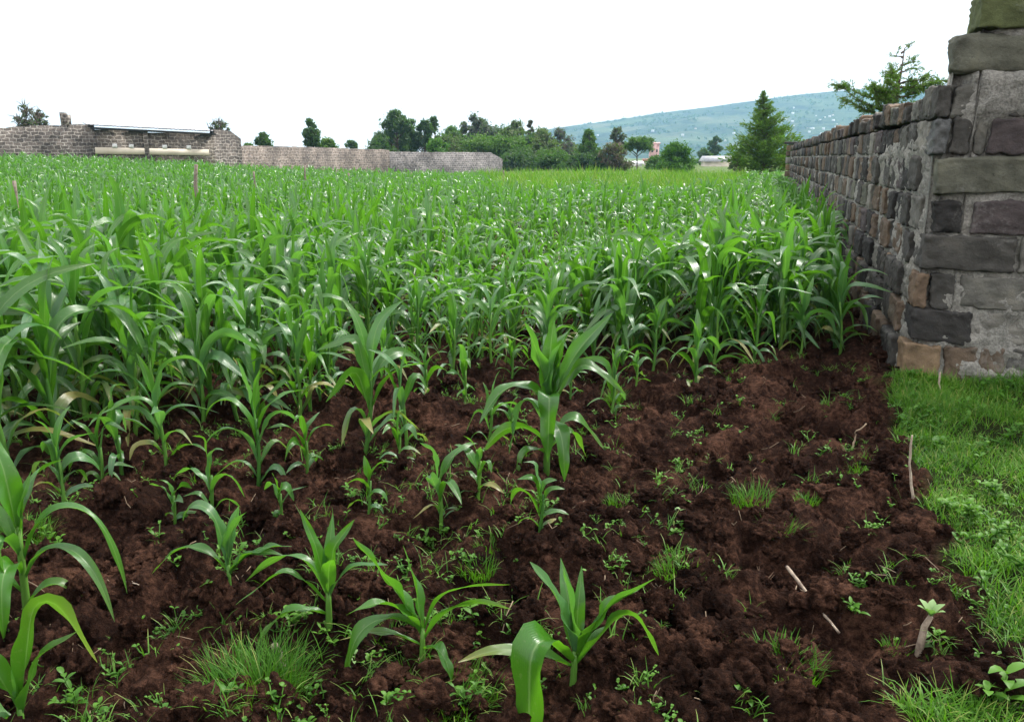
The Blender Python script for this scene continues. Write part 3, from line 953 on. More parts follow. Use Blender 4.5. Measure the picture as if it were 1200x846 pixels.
for x, y, z in zip(xx, yy, zz):
    V, Fa, UV, CO = svar[RNG.integers(0, 8) if RNG.random() < .42 else RNG.integers(8, len(svar))]
    a = RNG.uniform(0, 6.3); s = RNG.uniform(.6, 1.4)
    W = np.stack([(V[:, 0] * cos(a) - V[:, 1] * sin(a)) * s + x, (V[:, 0] * sin(a) + V[:, 1] * cos(a)) * s + y, V[:, 2] * s + z], 1)
    CC = CO.copy(); CC[:, 0] = np.clip(CC[:, 0] + RNG.normal(0, .2), 0, 1)
    mb.add(W, Fa, UV, CC)
tag(mb.build('weed_seedlings', M['weed']), kind='stuff')
print('seedlings', len(xx))

# the grass verge below the return wall
mb = MB()
N = 125000
yy = 1.75 + 4.15 * RNG.random(N); xx = .9 + 3.2 * RNG.random(N)
vm = verge_mask(xx, yy)
infront = -((xx - CORNER[0]) * WU[0] + (yy - CORNER[1]) * WU[1]) > .02
dens = np.clip(.75 + 1.2 * fbm(xx * 2.3, yy * 2.3, 301, 3), .12, 1)
keep = (vm > .45 + .35 * RNG.random(N)) & infront & (np.abs(xx) < .68 * yy + .5) & (RNG.random(N) < dens)
xx, yy = xx[keep], yy[keep]; zz = gz(xx, yy)
tone = np.clip(.5 + .5 * fbm(xx * 1.3, yy * 1.3, 311, 3), 0, 1)
hh = .05 + .085 * np.clip(.5 + fbm(xx * 1.7, yy * 1.7, 321, 2), 0, 1)
for x, y, z, tn, h in zip(xx, yy, zz, tone, hh):
    V, Fq, UV = blade(np.array([x, y, z - .01]), RNG.uniform(0, 6.3), h * RNG.uniform(.5, 1.25), .0045 * RNG.uniform(.6, 1.3), RNG.uniform(0, 45), RNG.uniform(30, 125), 3)
    mb.add(V, Fq, UV, (np.clip(tn + RNG.normal(0, .15), 0, 1), 1.0 if RNG.random() < .22 else 0, 0, 1))
tag(mb.build('grass', M['grass']), kind='stuff')
print('grass blades', len(xx))

mb = MB()
N = 420
yy = 1.9 + 3.9 * RNG.random(N); xx = .9 + 3.0 * RNG.random(N)
keep = (verge_mask(xx, yy) > .35) & (-((xx - CORNER[0]) * WU[0] + (yy - CORNER[1]) * WU[1]) > .05) & (fbm(xx * 1.9, yy * 1.9, 331, 3) > -.12) & (np.abs(xx) < .68 * yy + .5)
xx, yy = xx[keep], yy[keep]; zz = gz(xx, yy)
for x, y, z in zip(xx, yy, zz):
    V, Fa, UV, CO = svar[RNG.integers(0, 8)]
    a = RNG.uniform(0, 6.3); s = RNG.uniform(1.0, 2.4)
    W = np.stack([(V[:, 0] * cos(a) - V[:, 1] * sin(a)) * s + x, (V[:, 0] * sin(a) + V[:, 1] * cos(a)) * s + y, V[:, 2] * s + z + .02], 1)
    mb.add(W, Fa, UV, CO)
tag(mb.build('verge_weeds', M['weed']), kind='stuff')

# straw, roots and bits of stalk scattered on the soil
mb = MB()
N = 520
yy = 1.7 + 6 * RNG.random(N) ** 1.3; xx = (RNG.random(N) - .5) * (1.35 * yy + .3)
keep = soil_mask(xx, yy) > .5
xx, yy = xx[keep], yy[keep]
for x, y in zip(xx, yy):
    L = .02 + .10 * RNG.random() ** 2.5; a = RNG.uniform(0, 6.3); b = a + RNG.normal(0, .5)
    pts = np.array([[x, y], [x + cos(a) * L / 2, y + sin(a) * L / 2], [x + cos(a) * L / 2 + cos(b) * L / 2, y + sin(a) * L / 2 + sin(b) * L / 2]])
    z = gz(pts[:, 0], pts[:, 1])
    z = np.maximum(z, z.mean() - .01) + .005
    z[2] += RNG.random() * .02
    V, Fs = tube(np.column_stack([pts, z]), RNG.uniform(.0008, .0022), 4)
    mb.add(V, Fs)
tag(mb.build('plant_debris', M['straw']), kind='stuff')


def stick(p0, p1, r, mat, name, label, cat, lift0=.0, lift1=.0, wob=.01, n=7, seed=1):
    a = np.array(spot(*p0)); b = np.array(spot(*p1))
    a[2] += lift0; b[2] += lift1
    return stick3(a, b, r, mat, name, label, cat, wob, 14, seed, True)


def stick3(a, b, r, mat, name, label, cat, wob=.01, n=9, seed=1, rest=False):
    rng = np.random.default_rng(seed)
    q = np.linspace(0, 1, n)[:, None]
    P = a + (b - a) * q + np.cumsum(rng.normal(0, wob, (n, 3)), 0) * np.sin(q * pi)
    if rest:
        P[:, 2] += .75 * max(0., float(np.max(gz(P[:, 0], P[:, 1]) - P[:, 2]))) + r * .3
    R = r * (1 - .35 * q[:, 0]) * rng.uniform(.85, 1.15, n)
    m_ = MB(); V, Fs = tube(P, R, 8); m_.add(V, Fs)
    o = m_.build(name, M[mat]); tag(o, label, cat)
    return o


def upright(px, py, ptop, r, mat, name, label, cat, dx=0, seed=1):
    x, y, z = spot(px, py)
    top = at_depth(ptop[0], ptop[1], y + dx)
    stick3(np.array([x, y, z - .05]), top, r, mat, name, label, cat, .006, 8, seed)


upright(1074, 572, (1069, 510), .0065, 'pale_stick', 'peeled_stick', 'pale peeled stick standing upright at the edge of the verge', 'stick')
upright(1106, 462, (1102, 436), .008, 'pale_stick', 'peeled_stick', 'short pale stick leaning against the foot of the stone wall', 'stick', .05)
stick((920, 690), (985, 725), .0065, 'stick', 'fallen_stick', 'long brown stick lying beside green weed in right hand soil', 'stick', .01, .01, .002)
stick((322, 770), (344, 805), .012, 'stick', 'fallen_stick', 'short brown stick half buried beside the bottom left grass clump', 'stick', .06, .03, .003)
stick((148, 690), (166, 712), .003, 'pale_stick', 'fallen_stick', 'thin pale straw lying in soil behind the lower left maize', 'straw', .02, .02, .002)
stick((998, 528), (1014, 508), .006, 'straw', 'fallen_stick', 'bent dry straw standing beside the small leaning grass tuft', 'straw', .0, .10, .006)

# woody stump sprouting pale leaves
x, y, z = spot(1075, 752)
t = thing('sprouting_stump', 'cut woody stem with a crown of pale leaves in the soil', 'stump', (x, y, z))
m_ = MB(); V, Fs = tube([[0, 0, -.05], [.012, 0, .04], [.022, .01, .09], [.038, .01, .125]], [.013, .012, .010, .008], 8); m_.add(V, Fs); m_.build('stem', M['stick'], t)
m_ = MB(); rng = np.random.default_rng(5)
for k, az in enumerate((0, 60, 125, 180, 235, 300)):
    V, Fq, UV = ell_leaf(np.array([.037, .01, .125]), radians(az), .06, .028, 20 + 12 * (k % 2), 70)
    m_.add(V, Fq, UV, (.8, 0, 0, 1))
for k, (zq, az) in enumerate(((.03, 0), (.05, 30), (.02, 340))):
    V, Fq, UV = ell_leaf(np.array([.02, 0, zq]), radians(az), .04, .02, 40, 110)
    m_.add(V, Fq, UV, (.4, 0, 0, 1))
m_.build('foliage', M['pale_weed'], t)

# root balls pulled out with the grass
for (px, py, lab) in ((895, 690 - 10, 'tangle of dry roots on the rim of the dark hole'), (192, 782, 'upturned bunch of pale roots in the soil at lower left')):
    x, y, z = spot(px, py)
    m_ = MB(); rng = np.random.default_rng(px)
    for _ in range(17):
        a = rng.uniform(0, 6.3); L = rng.uniform(.03, .08)
        d = np.array([cos(a) * .6, sin(a) * .6, rng.uniform(.3, 1.0)])
        P = [np.array([0, 0, 0]) + d * L * q + rng.normal(0, .003, 3) for q in (0, .35, .7, 1)]
        V, Fs = tube(P, [.0018, .0015, .001, .0006], 4); m_.add(V, Fs)
    o = m_.build('root_bunch', M['root']); o.location = (x, y, z); tag(o, lab, 'roots')

# ------------------------------------------------------------------ the stone wall on the right
def cube_topo(cuts):
    bm = bmesh.new(); bmesh.ops.create_cube(bm, size=2)
    bmesh.ops.subdivide_edges(bm, edges=bm.edges[:], cuts=cuts, use_grid_fill=True)
    V = np.array([v.co[:] for v in bm.verts]); Fi = np.array([[v.index for v in f.verts] for f in bm.faces]); bm.free()
    return V, Fi


TOPO = {7: cube_topo(13), 5: cube_topo(6), 3: cube_topo(3), 1: cube_topo(1)}


def stone(mbx, cx, cy, cz, l, d, h, ang, colr, det=5, rough=.012, rnd=.03, rng=RNG):
    P, Fi = TOPO[det]
    half = np.array([l, d, h]) / 2
    r = min(rnd, half.min() * .8)
    P = np.sign(P) * (1 - (1 - np.abs(P)) ** 1.7)
    q = P * half
    inner = np.clip(q, -(half - r), half - r)
    nrm = q - inner; nrm /= np.linalg.norm(nrm, axis=1)[:, None] + 1e-9
    V = inner + nrm * r
    o1, o2 = rng.random(2) * 50
    dd = .75 * vnoise(V[:, 0] * 9 + V[:, 1] * 5 + o1, V[:, 2] * 9 - V[:, 1] * 6 + o2, 3) + .9 * vnoise(V[:, 0] * 21 + V[:, 1] * 13 + o2, V[:, 2] * 21 + V[:, 1] * 17 + o1, 4) + .8 * vnoise(V[:, 0] * 44 + V[:, 1] * 31, V[:, 2] * 44 + o1, 5)
    V = V + nrm * (dd * rough)[:, None]
    # corners knocked off, slightly out of square
    V = V * (1 + rng.normal(0, .03, 3)) + np.array([V[:, 2] * rng.normal(0, .05), V[:, 0] * rng.normal(0, .03), V[:, 0] * rng.normal(0, .03)]).T
    c, s = cos(ang), sin(ang)
    V = np.stack([V[:, 0] * c - V[:, 1] * s + cx, V[:, 0] * s + V[:, 1] * c + cy, V[:, 2] + cz], 1)
    mbx.add(V, Fi, None, (*colr, 1))


def front_hit(px, py):
    """where a pixel meets the front plane of the return wall: (along, z)."""
    d = ray(px, py); n = np.array([WU[0], WU[1], 0])
    t = (CORNER @ WU) / (d @ n)
    p = d * t
    return (p[:2] - CORNER) @ WR, p[2] + CAMZ


Zl = [front_hit(1110, yy_)[1] for yy_ in (452, 403, 362, 319, 276, 231, 181, 138, 93, 37, -10, -58)]
STC = {'grey': (.108, .104, .090), 'dark': (.056, .053, .047), 'black': (.033, .031, .029), 'purple': (.064, .052, .051), 'brown': (.105, .076, .053), 'tan': (.185, .128, .078),
       'green': (.106, .106, .080), 'moss': (.085, .100, .040), 'pale': (.165, .156, .135), 'rust': (.120, .084, .056), 'blue': (.090, .092, .090)}
DEP = .24
wall = thing('stone_wall', 'long rough quarry stone wall with a taller corner, running back on the right', 'stone wall', (CORNER[0], CORNER[1], 0))
OX, OY = CORNER
stones = MB()
wrng = np.random.default_rng(77)


def place_front(s0, s1, z0, z1, colr, out=0.0, det=7, rnd=.018, depth=DEP, rough=.013):
    sc_ = (s0 + s1) / 2
    p = WR * sc_ + WU * (depth / 2 - out)
    stone(stones, p[0], p[1], (z0 + z1) / 2, s1 - s0 - .006, depth, z1 - z0, -WA, colr, det, rough, rnd, wrng)


def place_side(t0, t1, z0, z1, colr, out=0.0, det=5, rnd=.03, depth=DEP, rough=.014):
    tc_ = (t0 + t1) / 2
    p = WU * tc_ + WR * (depth / 2 - out)
    stone(stones, p[0], p[1], (z0 + z1) / 2, t1 - t0 - .006, depth, z1 - z0, pi / 2 - WA, colr, det, rough, rnd, wrng)


FRONTS = [
    (0, 404, 448, [(1054, 1101, 'tan', .05), (1104, 1143, 'brown', .03), (1145, 1176, 'brown', .03), (1178, 1222, 'dark', .03)]),
    (1, 364, 401, [(1066, 1140, 'black', .03), (1143, 1222, 'pale', .0)]),
    (2, 323, 361, [(1071, 1087, 'rust', .01), (1090, 1119, 'dark', .0), (1121, 1222, 'grey', .01)]),
    (3, 277, 316, [(1082, 1190, 'dark', .02), (1194, 1240, 'grey', .01)]),
    (4, 236, 273, [(1094, 1126, 'black', .01), (1137, 1225, 'purple', .015)]),
    (5, 184, 226, [(1098, 1222, 'green', .02)]),
    (6, 141, 180, [(1094, 1112, 'blue', .01), (1115, 1139, 'dark', .0), (1142, 1157, 'grey', -.01), (1160, 1225, 'purple', .01)]),
    (7, 100, 138, [(1097, 1115, 'dark', .01), (1118, 1168, 'grey', -.015), (1172, 1235, 'dark', -.01)]),
    (8, 40, 90, [(1117, 1240, 'green', .015)]),
    (9, -8, 35, [(1149, 1245, 'moss', .02)]),
    (10, -56, -12, [(1160, 1240, 'grey', .01)]),
]
for (ci, y0, y1, lst) in FRONTS:
    last = 0
    for k, (xa, xb, cn, out) in enumerate(lst):
        ym = (y0 + y1) / 2
        s0, s1 = front_hit(xa, ym)[0], front_hit(xb, ym)[0]
        c_ = np.array(STC[cn]) * wrng.uniform(.9, 1.1)
        dp = DEP + (.12 if ci % 2 else 0) if k == 0 else DEP
        place_front(s0, s1, front_hit(1110, y1)[1], front_hit(1110, y0)[1], c_, out, 7, .06 if ci == 8 and k == 0 else .014, dp)
        last = s1
    s = last + .03
    while s < 2.6:
        l = wrng.uniform(.3, .5)
        cn = wrng.choice(['grey', 'dark', 'purple', 'green', 'brown'])
        place_front(s, s + l, Zl[ci], Zl[ci + 1] - .02, np.array(STC[cn]), .01, 3)
        s += l + .025

LEN = 29.5
side_cols = ['dark', 'dark', 'dark', 'grey', 'grey', 'black', 'black', 'brown', 'brown', 'purple', 'purple', 'green', 'dark', 'dark', 'dark', 'black', 'brown', 'brown', 'rust', 'pale']
zside = [Zl[i] for i in range(7)]
ztop = front_hit(1112, 104)[1]
z6top = zside[6]
for ci in range(8):
    z0 = Zl[ci] - .0; z1 = Zl[ci + 1]
    if ci == 7: z1 = ztop
    t = .20 + (.14 if ci % 2 else 0)
    flare = {0: .06, 1: .04, 2: .02}.get(ci, 0)
    if ci == 7: t = .16
    while t < LEN:
        l = wrng.uniform(.20, .40) if ci < 7 else wrng.uniform(.17, .34)
        cn = wrng.choice(side_cols)
        if ci == 0: cn = wrng.choice(['dark', 'black', 'grey', 'brown'])
        det = 7 if t < 4 else 5 if t < 8 else (3 if t < 12 else 1)
        g = .016
        zz0, zz1 = z0 + g, z1 - g
        # courses are laid by eye
        wav = .018 * vnoise(t * .7, ci * 3.3, 9)
        if ci == 7:
            zz1 = z1 + wrng.uniform(-.05, .03) + .0 * t
        place_side(t, t + l, zz0 + wav, zz1 + wav, np.array(STC[cn]) * wrng.uniform(.8, 1.2), flare + wrng.uniform(-.012, .032), det, wrng.uniform(.008, .018))
        t += l + wrng.uniform(.012, .035)
# end pier of the run
for ci in range(9):
    z0 = Zl[ci]; z1 = Zl[ci + 1] if ci < 8 else Zl[8] + .12
    p = WU * (LEN + .25) + WR * .15
    stone(stones, p[0], p[1], (z0 + z1) / 2, .5 if ci < 8 else .75, .62 if ci < 8 else .8, z1 - z0 - .02, pi / 2 - WA, np.array(STC[['tan', 'brown', 'pale', 'brown', 'tan', 'pale', 'brown', 'tan', 'black'][ci]]) * 1.1, 3, .012, .03, wrng)
stones.build('stonework', M['stone'], wall)

# mortar: one rough bed behind and between the stones
mort = MB()


def mortar_run(axis, nrm, length, zfun, fine, flare=True, seed=0, s_start=0.0, back=.30):
    ss = spread(s_start, length, lambda v: .018 if v < fine * .4 else .05 if v < fine else .35)
    ss = np.array(ss); ss[-1] = length
    zt = np.array([zfun(s) for s in ss])
    nz_ = 118
    q = np.linspace(0, 1, nz_)
    S, Q = np.meshgrid(ss, q, indexing='ij')
    Z = -.12 + (zt[:, None] + .12) * Q
    out = -.020 + .026 * fbm(S * 5.2, Z * 6.2, 401 + seed, 5, .6) + .008 * vnoise(S * 26, Z * 26, 441 + seed)
    out = out - .07 * (1 - smooth(.04, .22, S))
    smear = smooth(.05, .3, S) * np.clip(fbm(S * 1.7, Z * 2.3, 421 + seed, 3), 0, 1)
    out = out + .028 * smear
    if seed == 0:
        out = out + .005
    if flare:
        out = out + .05 * smooth(.62, .0, Z)
    if seed == 1:   # the corner is heavily plastered higher up
        out = out + .030 * smooth(1.72, 1.80, Z) * smooth(2.07, 1.99, Z) + .010 * smooth(.30, .38, Z) * smooth(.85, .7, Z) * smooth(.25, .5, S)
    if seed == 1:
        out = out - .09 * np.exp(-((S - .115) / .07) ** 2) * (Z > ztop - .1) - .09 * np.exp(-((S - .24) / .06) ** 2) * (Z > Zl[9] - .1)
    XY = axis[None, None, :] * S[..., None] + nrm[None, None, :] * out[..., None]
    V1 = np.concatenate([XY, Z[..., None]], -1)
    # over the top and down the back
    bq = np.linspace(0, 1, 5)[1:]
    top = np.stack([np.concatenate([axis * s - nrm * (back * b), [z + .012 * math.sin(s * 9 + b * 5)]]) for s, z in zip(ss, zt) for b in bq]).reshape(len(ss), 4, 3)
    bk = np.stack([np.concatenate([axis * s - nrm * back, [z * (1 - b) - .12 * b]]) for s, z in zip(ss, zt) for b in (.5, 1)]).reshape(len(ss), 2, 3)
    V = np.concatenate([V1, top, bk], 1)
    n2 = V.shape[1]
    Fs = grid_faces(len(ss), n2)
    mort.add(V.reshape(-1, 3), [Fs, np.arange(n2)[None, :], (np.arange(n2) + (len(ss) - 1) * n2)[None, ::-1]], None, (0, 0, 0, 1))


mortar_run(WU, -WR, LEN, lambda s: z6top + .05 * vnoise(s * 1.3, 0, 3) + .10, 9, True, 0, .05)
mortar_run(WR, -WU, 2.6, lambda s: (ztop - .03 if s < .10 else Zl[9] - .05 if s < .23 else Zl[11] - .05), 2.6, True, 1, .03, .22)
mort.build('mortar', M['mortar'], wall)

# ------------------------------------------------------------------ fence posts standing in the crop
for (bx, btop, Y, w, lab) in ((15, 212, 13, .085, 'weathered wooden post in the maize at the far left edge'),
                               (135, 211, 16, .06, 'thin wooden post tip behind the tall left maize'),
                               (228, 193, 16.5, .10, 'thick pale wooden post, tallest in the crop'),
                               (297, 201, 22, .07, 'slim grey post standing right of the thick pale post'),
                               (357, 194, 28, .08, 'wooden post in the crop under the leafy garden tree'),
                               (408, 203, 33, .10, 'pale wooden post in the crop below the wall joint'),
                               (482, 202, 40, .09, 'thin dark post in the crop before the grey wall middle'),
                               (510, 199, 41, .12, 'pale grey post in the crop before the grey wall'),
                               (590, 200, 46, .13, 'dark post in the crop below the sloping end of the grey wall')):
    top = at_depth(bx, btop, Y)
    z0 = float(terrain(top[0], Y))
    m_ = MB(); rng = np.random.default_rng(bx)
    hgt = top[2] - z0
    P = np.stack([np.array([rng.normal(0, .012), rng.normal(0, .012), -.2 + (hgt + .2) * q]) for q in np.linspace(0, 1, 9)])
    V, Fs = tube(P, w * .36 * rng.uniform(.85, 1.1, 9), 9)
    m_.add(V, Fs)
    o = m_.build('fence_post', M['post']); o.location = (top[0], Y, z0)
    tag(o, lab, 'fence post', 'posts of the old fence in the crop')

# ------------------------------------------------------------------ walls and house at the back on the left
def wpt(px, Y):
    return np.array([(px - 600) / F * (Y / cos(PITCH) * 1.0) , Y])


def far_wall(path, tops, mat, name, label, th=.22, base=-.3, jag=.0, stepend=None):
    """path: [(px, Y)], tops: [py]; a wall whose top follows the photographed outline, in block steps."""
    pts = [];
    for (px, Y), py in zip(path, tops):
        p = at_depth(px, py, Y); pts.append(p)
    pts = np.array(pts)
    seg = np.r_[0, np.cumsum(np.hypot(*np.diff(pts[:, :2], axis=0).T))]
    n = max(2, int(seg[-1] / .42))
    s = np.linspace(0, seg[-1], n)
    X = np.interp(s, seg, pts[:, 0]); Yv = np.interp(s, seg, pts[:, 1]); Zt = np.interp(s, seg, pts[:, 2])
    rng = np.random.default_rng(len(label))
    Zt = Zt + jag * np.round(rng.normal(0, .7, n))
    T = np.stack([np.gradient(X), np.gradient(Yv)], 1); T /= np.linalg.norm(T, axis=1)[:, None]
    Nn = np.stack([T[:, 1], -T[:, 0]], 1)     # towards the camera
    V = []; UV = []
    for sgn, zz_ in ((1, None), (1, 't'), (-1, 't'), (-1, None)):
        z = Zt if zz_ else terrain(X, Yv) + base
        V.append(np.stack([X + Nn[:, 0] * sgn * th / 2, Yv + Nn[:, 1] * sgn * th / 2, z], 1)); UV.append(np.stack([s, z], 1))
    V = np.stack(V, 1); UV = np.stack(UV, 1)
    m_ = MB()
    m_.add(V.reshape(-1, 3), [grid_faces(n, 4), np.array([[0, 1, 2, 3]]), np.array([[0, 1, 2, 3]])[:, ::-1] + (n - 1) * 4], UV.reshape(-1, 2))
    o = m_.build(name, M[mat], None, False)
    tag(o, label, 'stone wall')
    return o


far_wall([(-160, 44), (0, 48), (60, 49.3), (110, 50.3)], [146, 150, 147, 146], 'far_wall', 'block_wall', 'rough block wall at far left with a broken stub of pillar on top', jag=.03)
far_wall([(247, 53.5), (268, 54.6), (273, 54.8), (281, 55.2)], [152, 153, 158, 163], 'far_wall', 'block_wall', 'short block wall stepping down at the right end of the low house')
far_wall([(281, 55.4), (340, 61), (400, 69), (455, 76)], [171, 172, 174, 176], 'far_wall_b', 'block_wall', 'low brown block wall between the house and the grey wall', jag=.02)
far_wall([(446, 79), (520, 84), (574, 90), (588, 92.5)], [178, 178.5, 179, 187], 'far_wall_grey', 'block_wall', 'grey block wall farthest right with a sloping broken end', jag=.015)
# broken pillar stub on the left wall
p = at_depth(78, 147, 49.7)
m_ = MB(); rng = np.random.default_rng(3)
for k, (dx, h, w) in enumerate(((-.13, .75, .22), (.12, .62, .2), (.0, .45, .4))):
    V, Fi = box(dx, 0, h / 2 - .06, w, .3, h); V = V + rng.normal(0, .02, V.shape); m_.add(V, Fi, V[:, [0, 2]])
o = m_.build('pillar_stub', M['house_wall'], None, False); o.location = (p[0], p[1], p[2])
tag(o, 'broken stone pillar stub sticking up from the far left wall', 'pillar')

house = thing('low_house', 'low block house with an iron roof, painted eave shadow and a cream ledge', 'house', (0, 0, 0))
A = at_depth(108, 151, 50.2); B = at_depth(250, 158, 53.4)
d2 = (B - A)[:2]; Lh = np.hypot(*d2); d2 /= Lh; ang = math.atan2(d2[1], d2[0]); back = np.array([-d2[1], d2[0]])
zb = float(terrain(A[0], A[1])) - .4
m_ = MB()
for s0, s1, ext in ((0, Lh * .40, 0), (Lh * .40, Lh * .44, .12), (Lh * .44, Lh, 0)):
    mid = A[:2] + d2 * (s0 + s1) / 2 + back * (2 - ext / 2)
    za = A[2] + (B[2] - A[2]) * (s0 + s1) / 2 / Lh
    V, Fi = box(mid[0], mid[1], (za + zb) / 2, s1 - s0, 4 + ext, za - zb, ang)
    rel = V[:, :2] - A[:2]
    m_.add(V, Fi, np.stack([rel @ d2 + rel @ back, V[:, 2]], 1))
m_.build('wall', M['house_wall'], house, False)
# roof: a sloping corrugated sheet with an overhang
m_ = MB()
nc = 90
for lay in (0, .05):
    q = np.linspace(-.25, Lh + .1, nc)
    front = np.array([[*(A[:2] + d2 * s - back * .45), A[2] + (B[2] - A[2]) * s / Lh + .16 + lay + .018 * sin(s * 28)] for s in q])
    rear = np.array([[*(A[:2] + d2 * s + back * 4.4), A[2] + (B[2] - A[2]) * s / Lh + .48 + lay + .018 * sin(s * 28)] for s in q])
    m_.add(np.stack([front, rear], 1).reshape(-1, 3), grid_faces(nc, 2))
m_.build('roof', M['tin_roof'], house, False)
m_ = MB()
V = []
mid = A[:2] + d2 * Lh / 2 - back * .30
V, Fi = box(mid[0], mid[1], (A[2] + B[2]) / 2 + .02, Lh + .2, .05, .12, ang)
V[:, 2] += ((V[:, :2] - mid) @ d2) * (B[2] - A[2]) / Lh
m_.add(V, Fi); m_.build('eave_shadow_strip', M['opening_eave_shade'], house, False)  # near-black strip stands in for the shadow beneath the roof edge
la = at_depth(112, 176.5, 49.9); lb = at_depth(246, 179, 52.9)
m_ = MB(); mid = (la[:2] + lb[:2]) / 2 + back * .50
V, Fi = box(mid[0], mid[1], (la[2] + lb[2]) / 2, np.hypot(*(lb - la)[:2]), .5, .36, ang)
V[:, 2] += ((V[:, :2] - mid) @ d2) * (lb[2] - la[2]) / Lh
m_.add(V, Fi); m_.build('ledge', M['cream'], house, False)
for px in (133, 152, 191, 220):
    p = la + (lb - la) * (px - 112) / 134
    m_ = MB(); V, Fi = box(p[0] - .12, p[1] + .36, p[2] + .27, .24, .3, .24, ang); m_.add(V, Fi)
    V, Fi = box(p[0] - .12, p[1] + .19, p[2] + .25, .12, .05, .12, ang); m_.add(V, Fi)
    m_.build('vent_block', M['white_wall'], house, False)

# ------------------------------------------------------------------ trees
def crown_leaves(mbx, centres, radii, n, size, rng, flat=.8, tones=None):
    k = rng.integers(0, len(centres), n)
    d = rng.normal(0, 1, (n, 3)); d /= np.linalg.norm(d, axis=1)[:, None]
    r = radii[k] * np.abs(rng.normal(.55, .38, n))
    P = centres[k] + d * r[:, None] * [1, 1, flat]
    a = rng.normal(0, 1, (n, 3)); a /= np.linalg.norm(a, axis=1)[:, None]
    b = np.cross(a, rng.normal(0, 1, (n, 3))); b /= np.linalg.norm(b, axis=1)[:, None]
    s = size * rng.uniform(.5, 1.3, n)
    V = np.stack([P - a * s[:, None], P + b * s[:, None] * .38 - a * s[:, None] * .1, P + a * s[:, None], P - b * s[:, None] * .38 + a * s[:, None] * .1], 1).reshape(-1, 3)
    tn = np.clip((rng.random(len(centres)) if tones is None else tones)[k] * .6 + rng.normal(.2, .16, n), 0, 1)
    c = np.zeros((n * 4, 4)); c[:, 0] = np.repeat(tn, 4); c[:, 3] = 1
    mbx.add(V, np.arange(n * 4).reshape(n, 4), None, c)


def tree(px, pbase, ptop, wpx, Y, mat, label, form='round', n=2600, size=.2, seed=0, gaps=1.0, name='tree', cat='tree', group=None, lean=0):
    top = at_depth(px, ptop, Y); z0 = float(terrain(top[0], Y)) - .1
    zb = at_depth(px, pbase, Y)[2]                     # where the crown begins
    H = top[2] - z0; w = wpx / F * Y / cos(PITCH) / 2 * (1.22 if Y > 95 else 1.0)
    n = int(n * 1.25)
    rng = np.random.default_rng(1000 + seed)
    t = thing(name, label, cat, (top[0], Y, z0), 0, group)
    ct = max(.15 * H, zb - z0)
    tr, cr = MB(), MB()
    P = np.stack([np.array([lean * q + .04 * H * math.sin(q * 3 + seed) * .5, 0, -.2 + (H * .92 + .2) * q]) for q in np.linspace(0, 1, 8)])
    V, Fs = tube(P, (.022 * H + .02) * np.linspace(1, .15, 8), 7); tr.add(V, Fs)
    ce, ra = [], []
    n = int(n * 2.3); size *= .72
    nb = {'round': 20, 'tall': 26, 'cone': 46, 'bush': 22, 'bare': 24, 'umbrella': 16}[form]
    nb = int(nb * 1.9) if form != 'bare' else nb
    for k in range(nb):
        q = rng.random() if form != 'cone' else (k + .5) / nb
        if form in ('cone',):
            zc = ct + (H * .97 - ct) * q; rmax = w * (1 - q) ** .85 + .04 * w
            rr_ = rmax * rng.uniform(.45, .95); cr_ = max(.16 * w, rmax * .34)
        elif form == 'tall':
            zc = ct + (H * .97 - ct) * q; rmax = w * (.55 + .45 * math.sin(pi * min(1, q * 1.05) ** .8)) * (1 if q < .75 else .6)
            rr_ = rmax * rng.uniform(.2, .85); cr_ = w * rng.uniform(.22, .42)
        elif form == 'umbrella':
            zc = ct + (H - ct) * rng.uniform(.45, .85); rr_ = w * rng.uniform(.1, .8); cr_ = w * rng.uniform(.28, .42)
        elif form == 'bush':
            zc = .1 * H + H * .78 * q; rr_ = w * math.sqrt(max(0, 1 - (q * .95) ** 2)) * rng.uniform(.15, .8); cr_ = w * rng.uniform(.24, .38)
        else:
            zc = ct + (H * .92 - ct) * q; e = 2 * q - .9
            rr_ = w * math.sqrt(max(.05, 1 - e * e)) * rng.uniform(.15, .85); cr_ = w * rng.uniform(.2, .38)
        a = rng.uniform(0, 2 * pi) + k * 2.4
        c = np.array([rr_ * cos(a) + lean * zc / H, rr_ * sin(a), zc])
        ce.append(c); ra.append(cr_ * rng.uniform(.5, .95))
        zq = max(ct * .7, zc - rr_ * .7)
        st_ = np.array([np.interp(zq, P[:, 2], P[:, 0]), 0, zq])
        lim = np.stack([st_ + (c - st_) * s + np.array([0, 0, .05 * H * s * (1 - s)]) + rng.normal(0, .01 * H, 3) * s for s in np.linspace(0, 1, 5)])
        V, Fs = tube(lim, (.009 * H + .012) * np.linspace(1, .25, 5), 5); tr.add(V, Fs)
        if form == 'bare':
            for _ in range(7):
                d = rng.normal(0, 1, 3) + [0, 0, .8]; d /= np.linalg.norm(d)
                L = w * rng.uniform(.3, .6)
                s0 = lim[rng.integers(2, 5)]
                tw = np.stack([s0 + d * L * s + rng.normal(0, .03 * L, 3) * s for s in (0, .35, .7, 1)])
                V, Fs = tube(tw, (.005 * H + .006) * np.array([1, .8, .55, .3]), 4); tr.add(V, Fs)
    ce = np.array(ce); ra = np.array(ra) * gaps
    crown_leaves(cr, ce, ra, n, size, rng, .8)
    tr.build('trunk', M['bark'], t); cr.build('crown', M[mat], t, False)
    return t


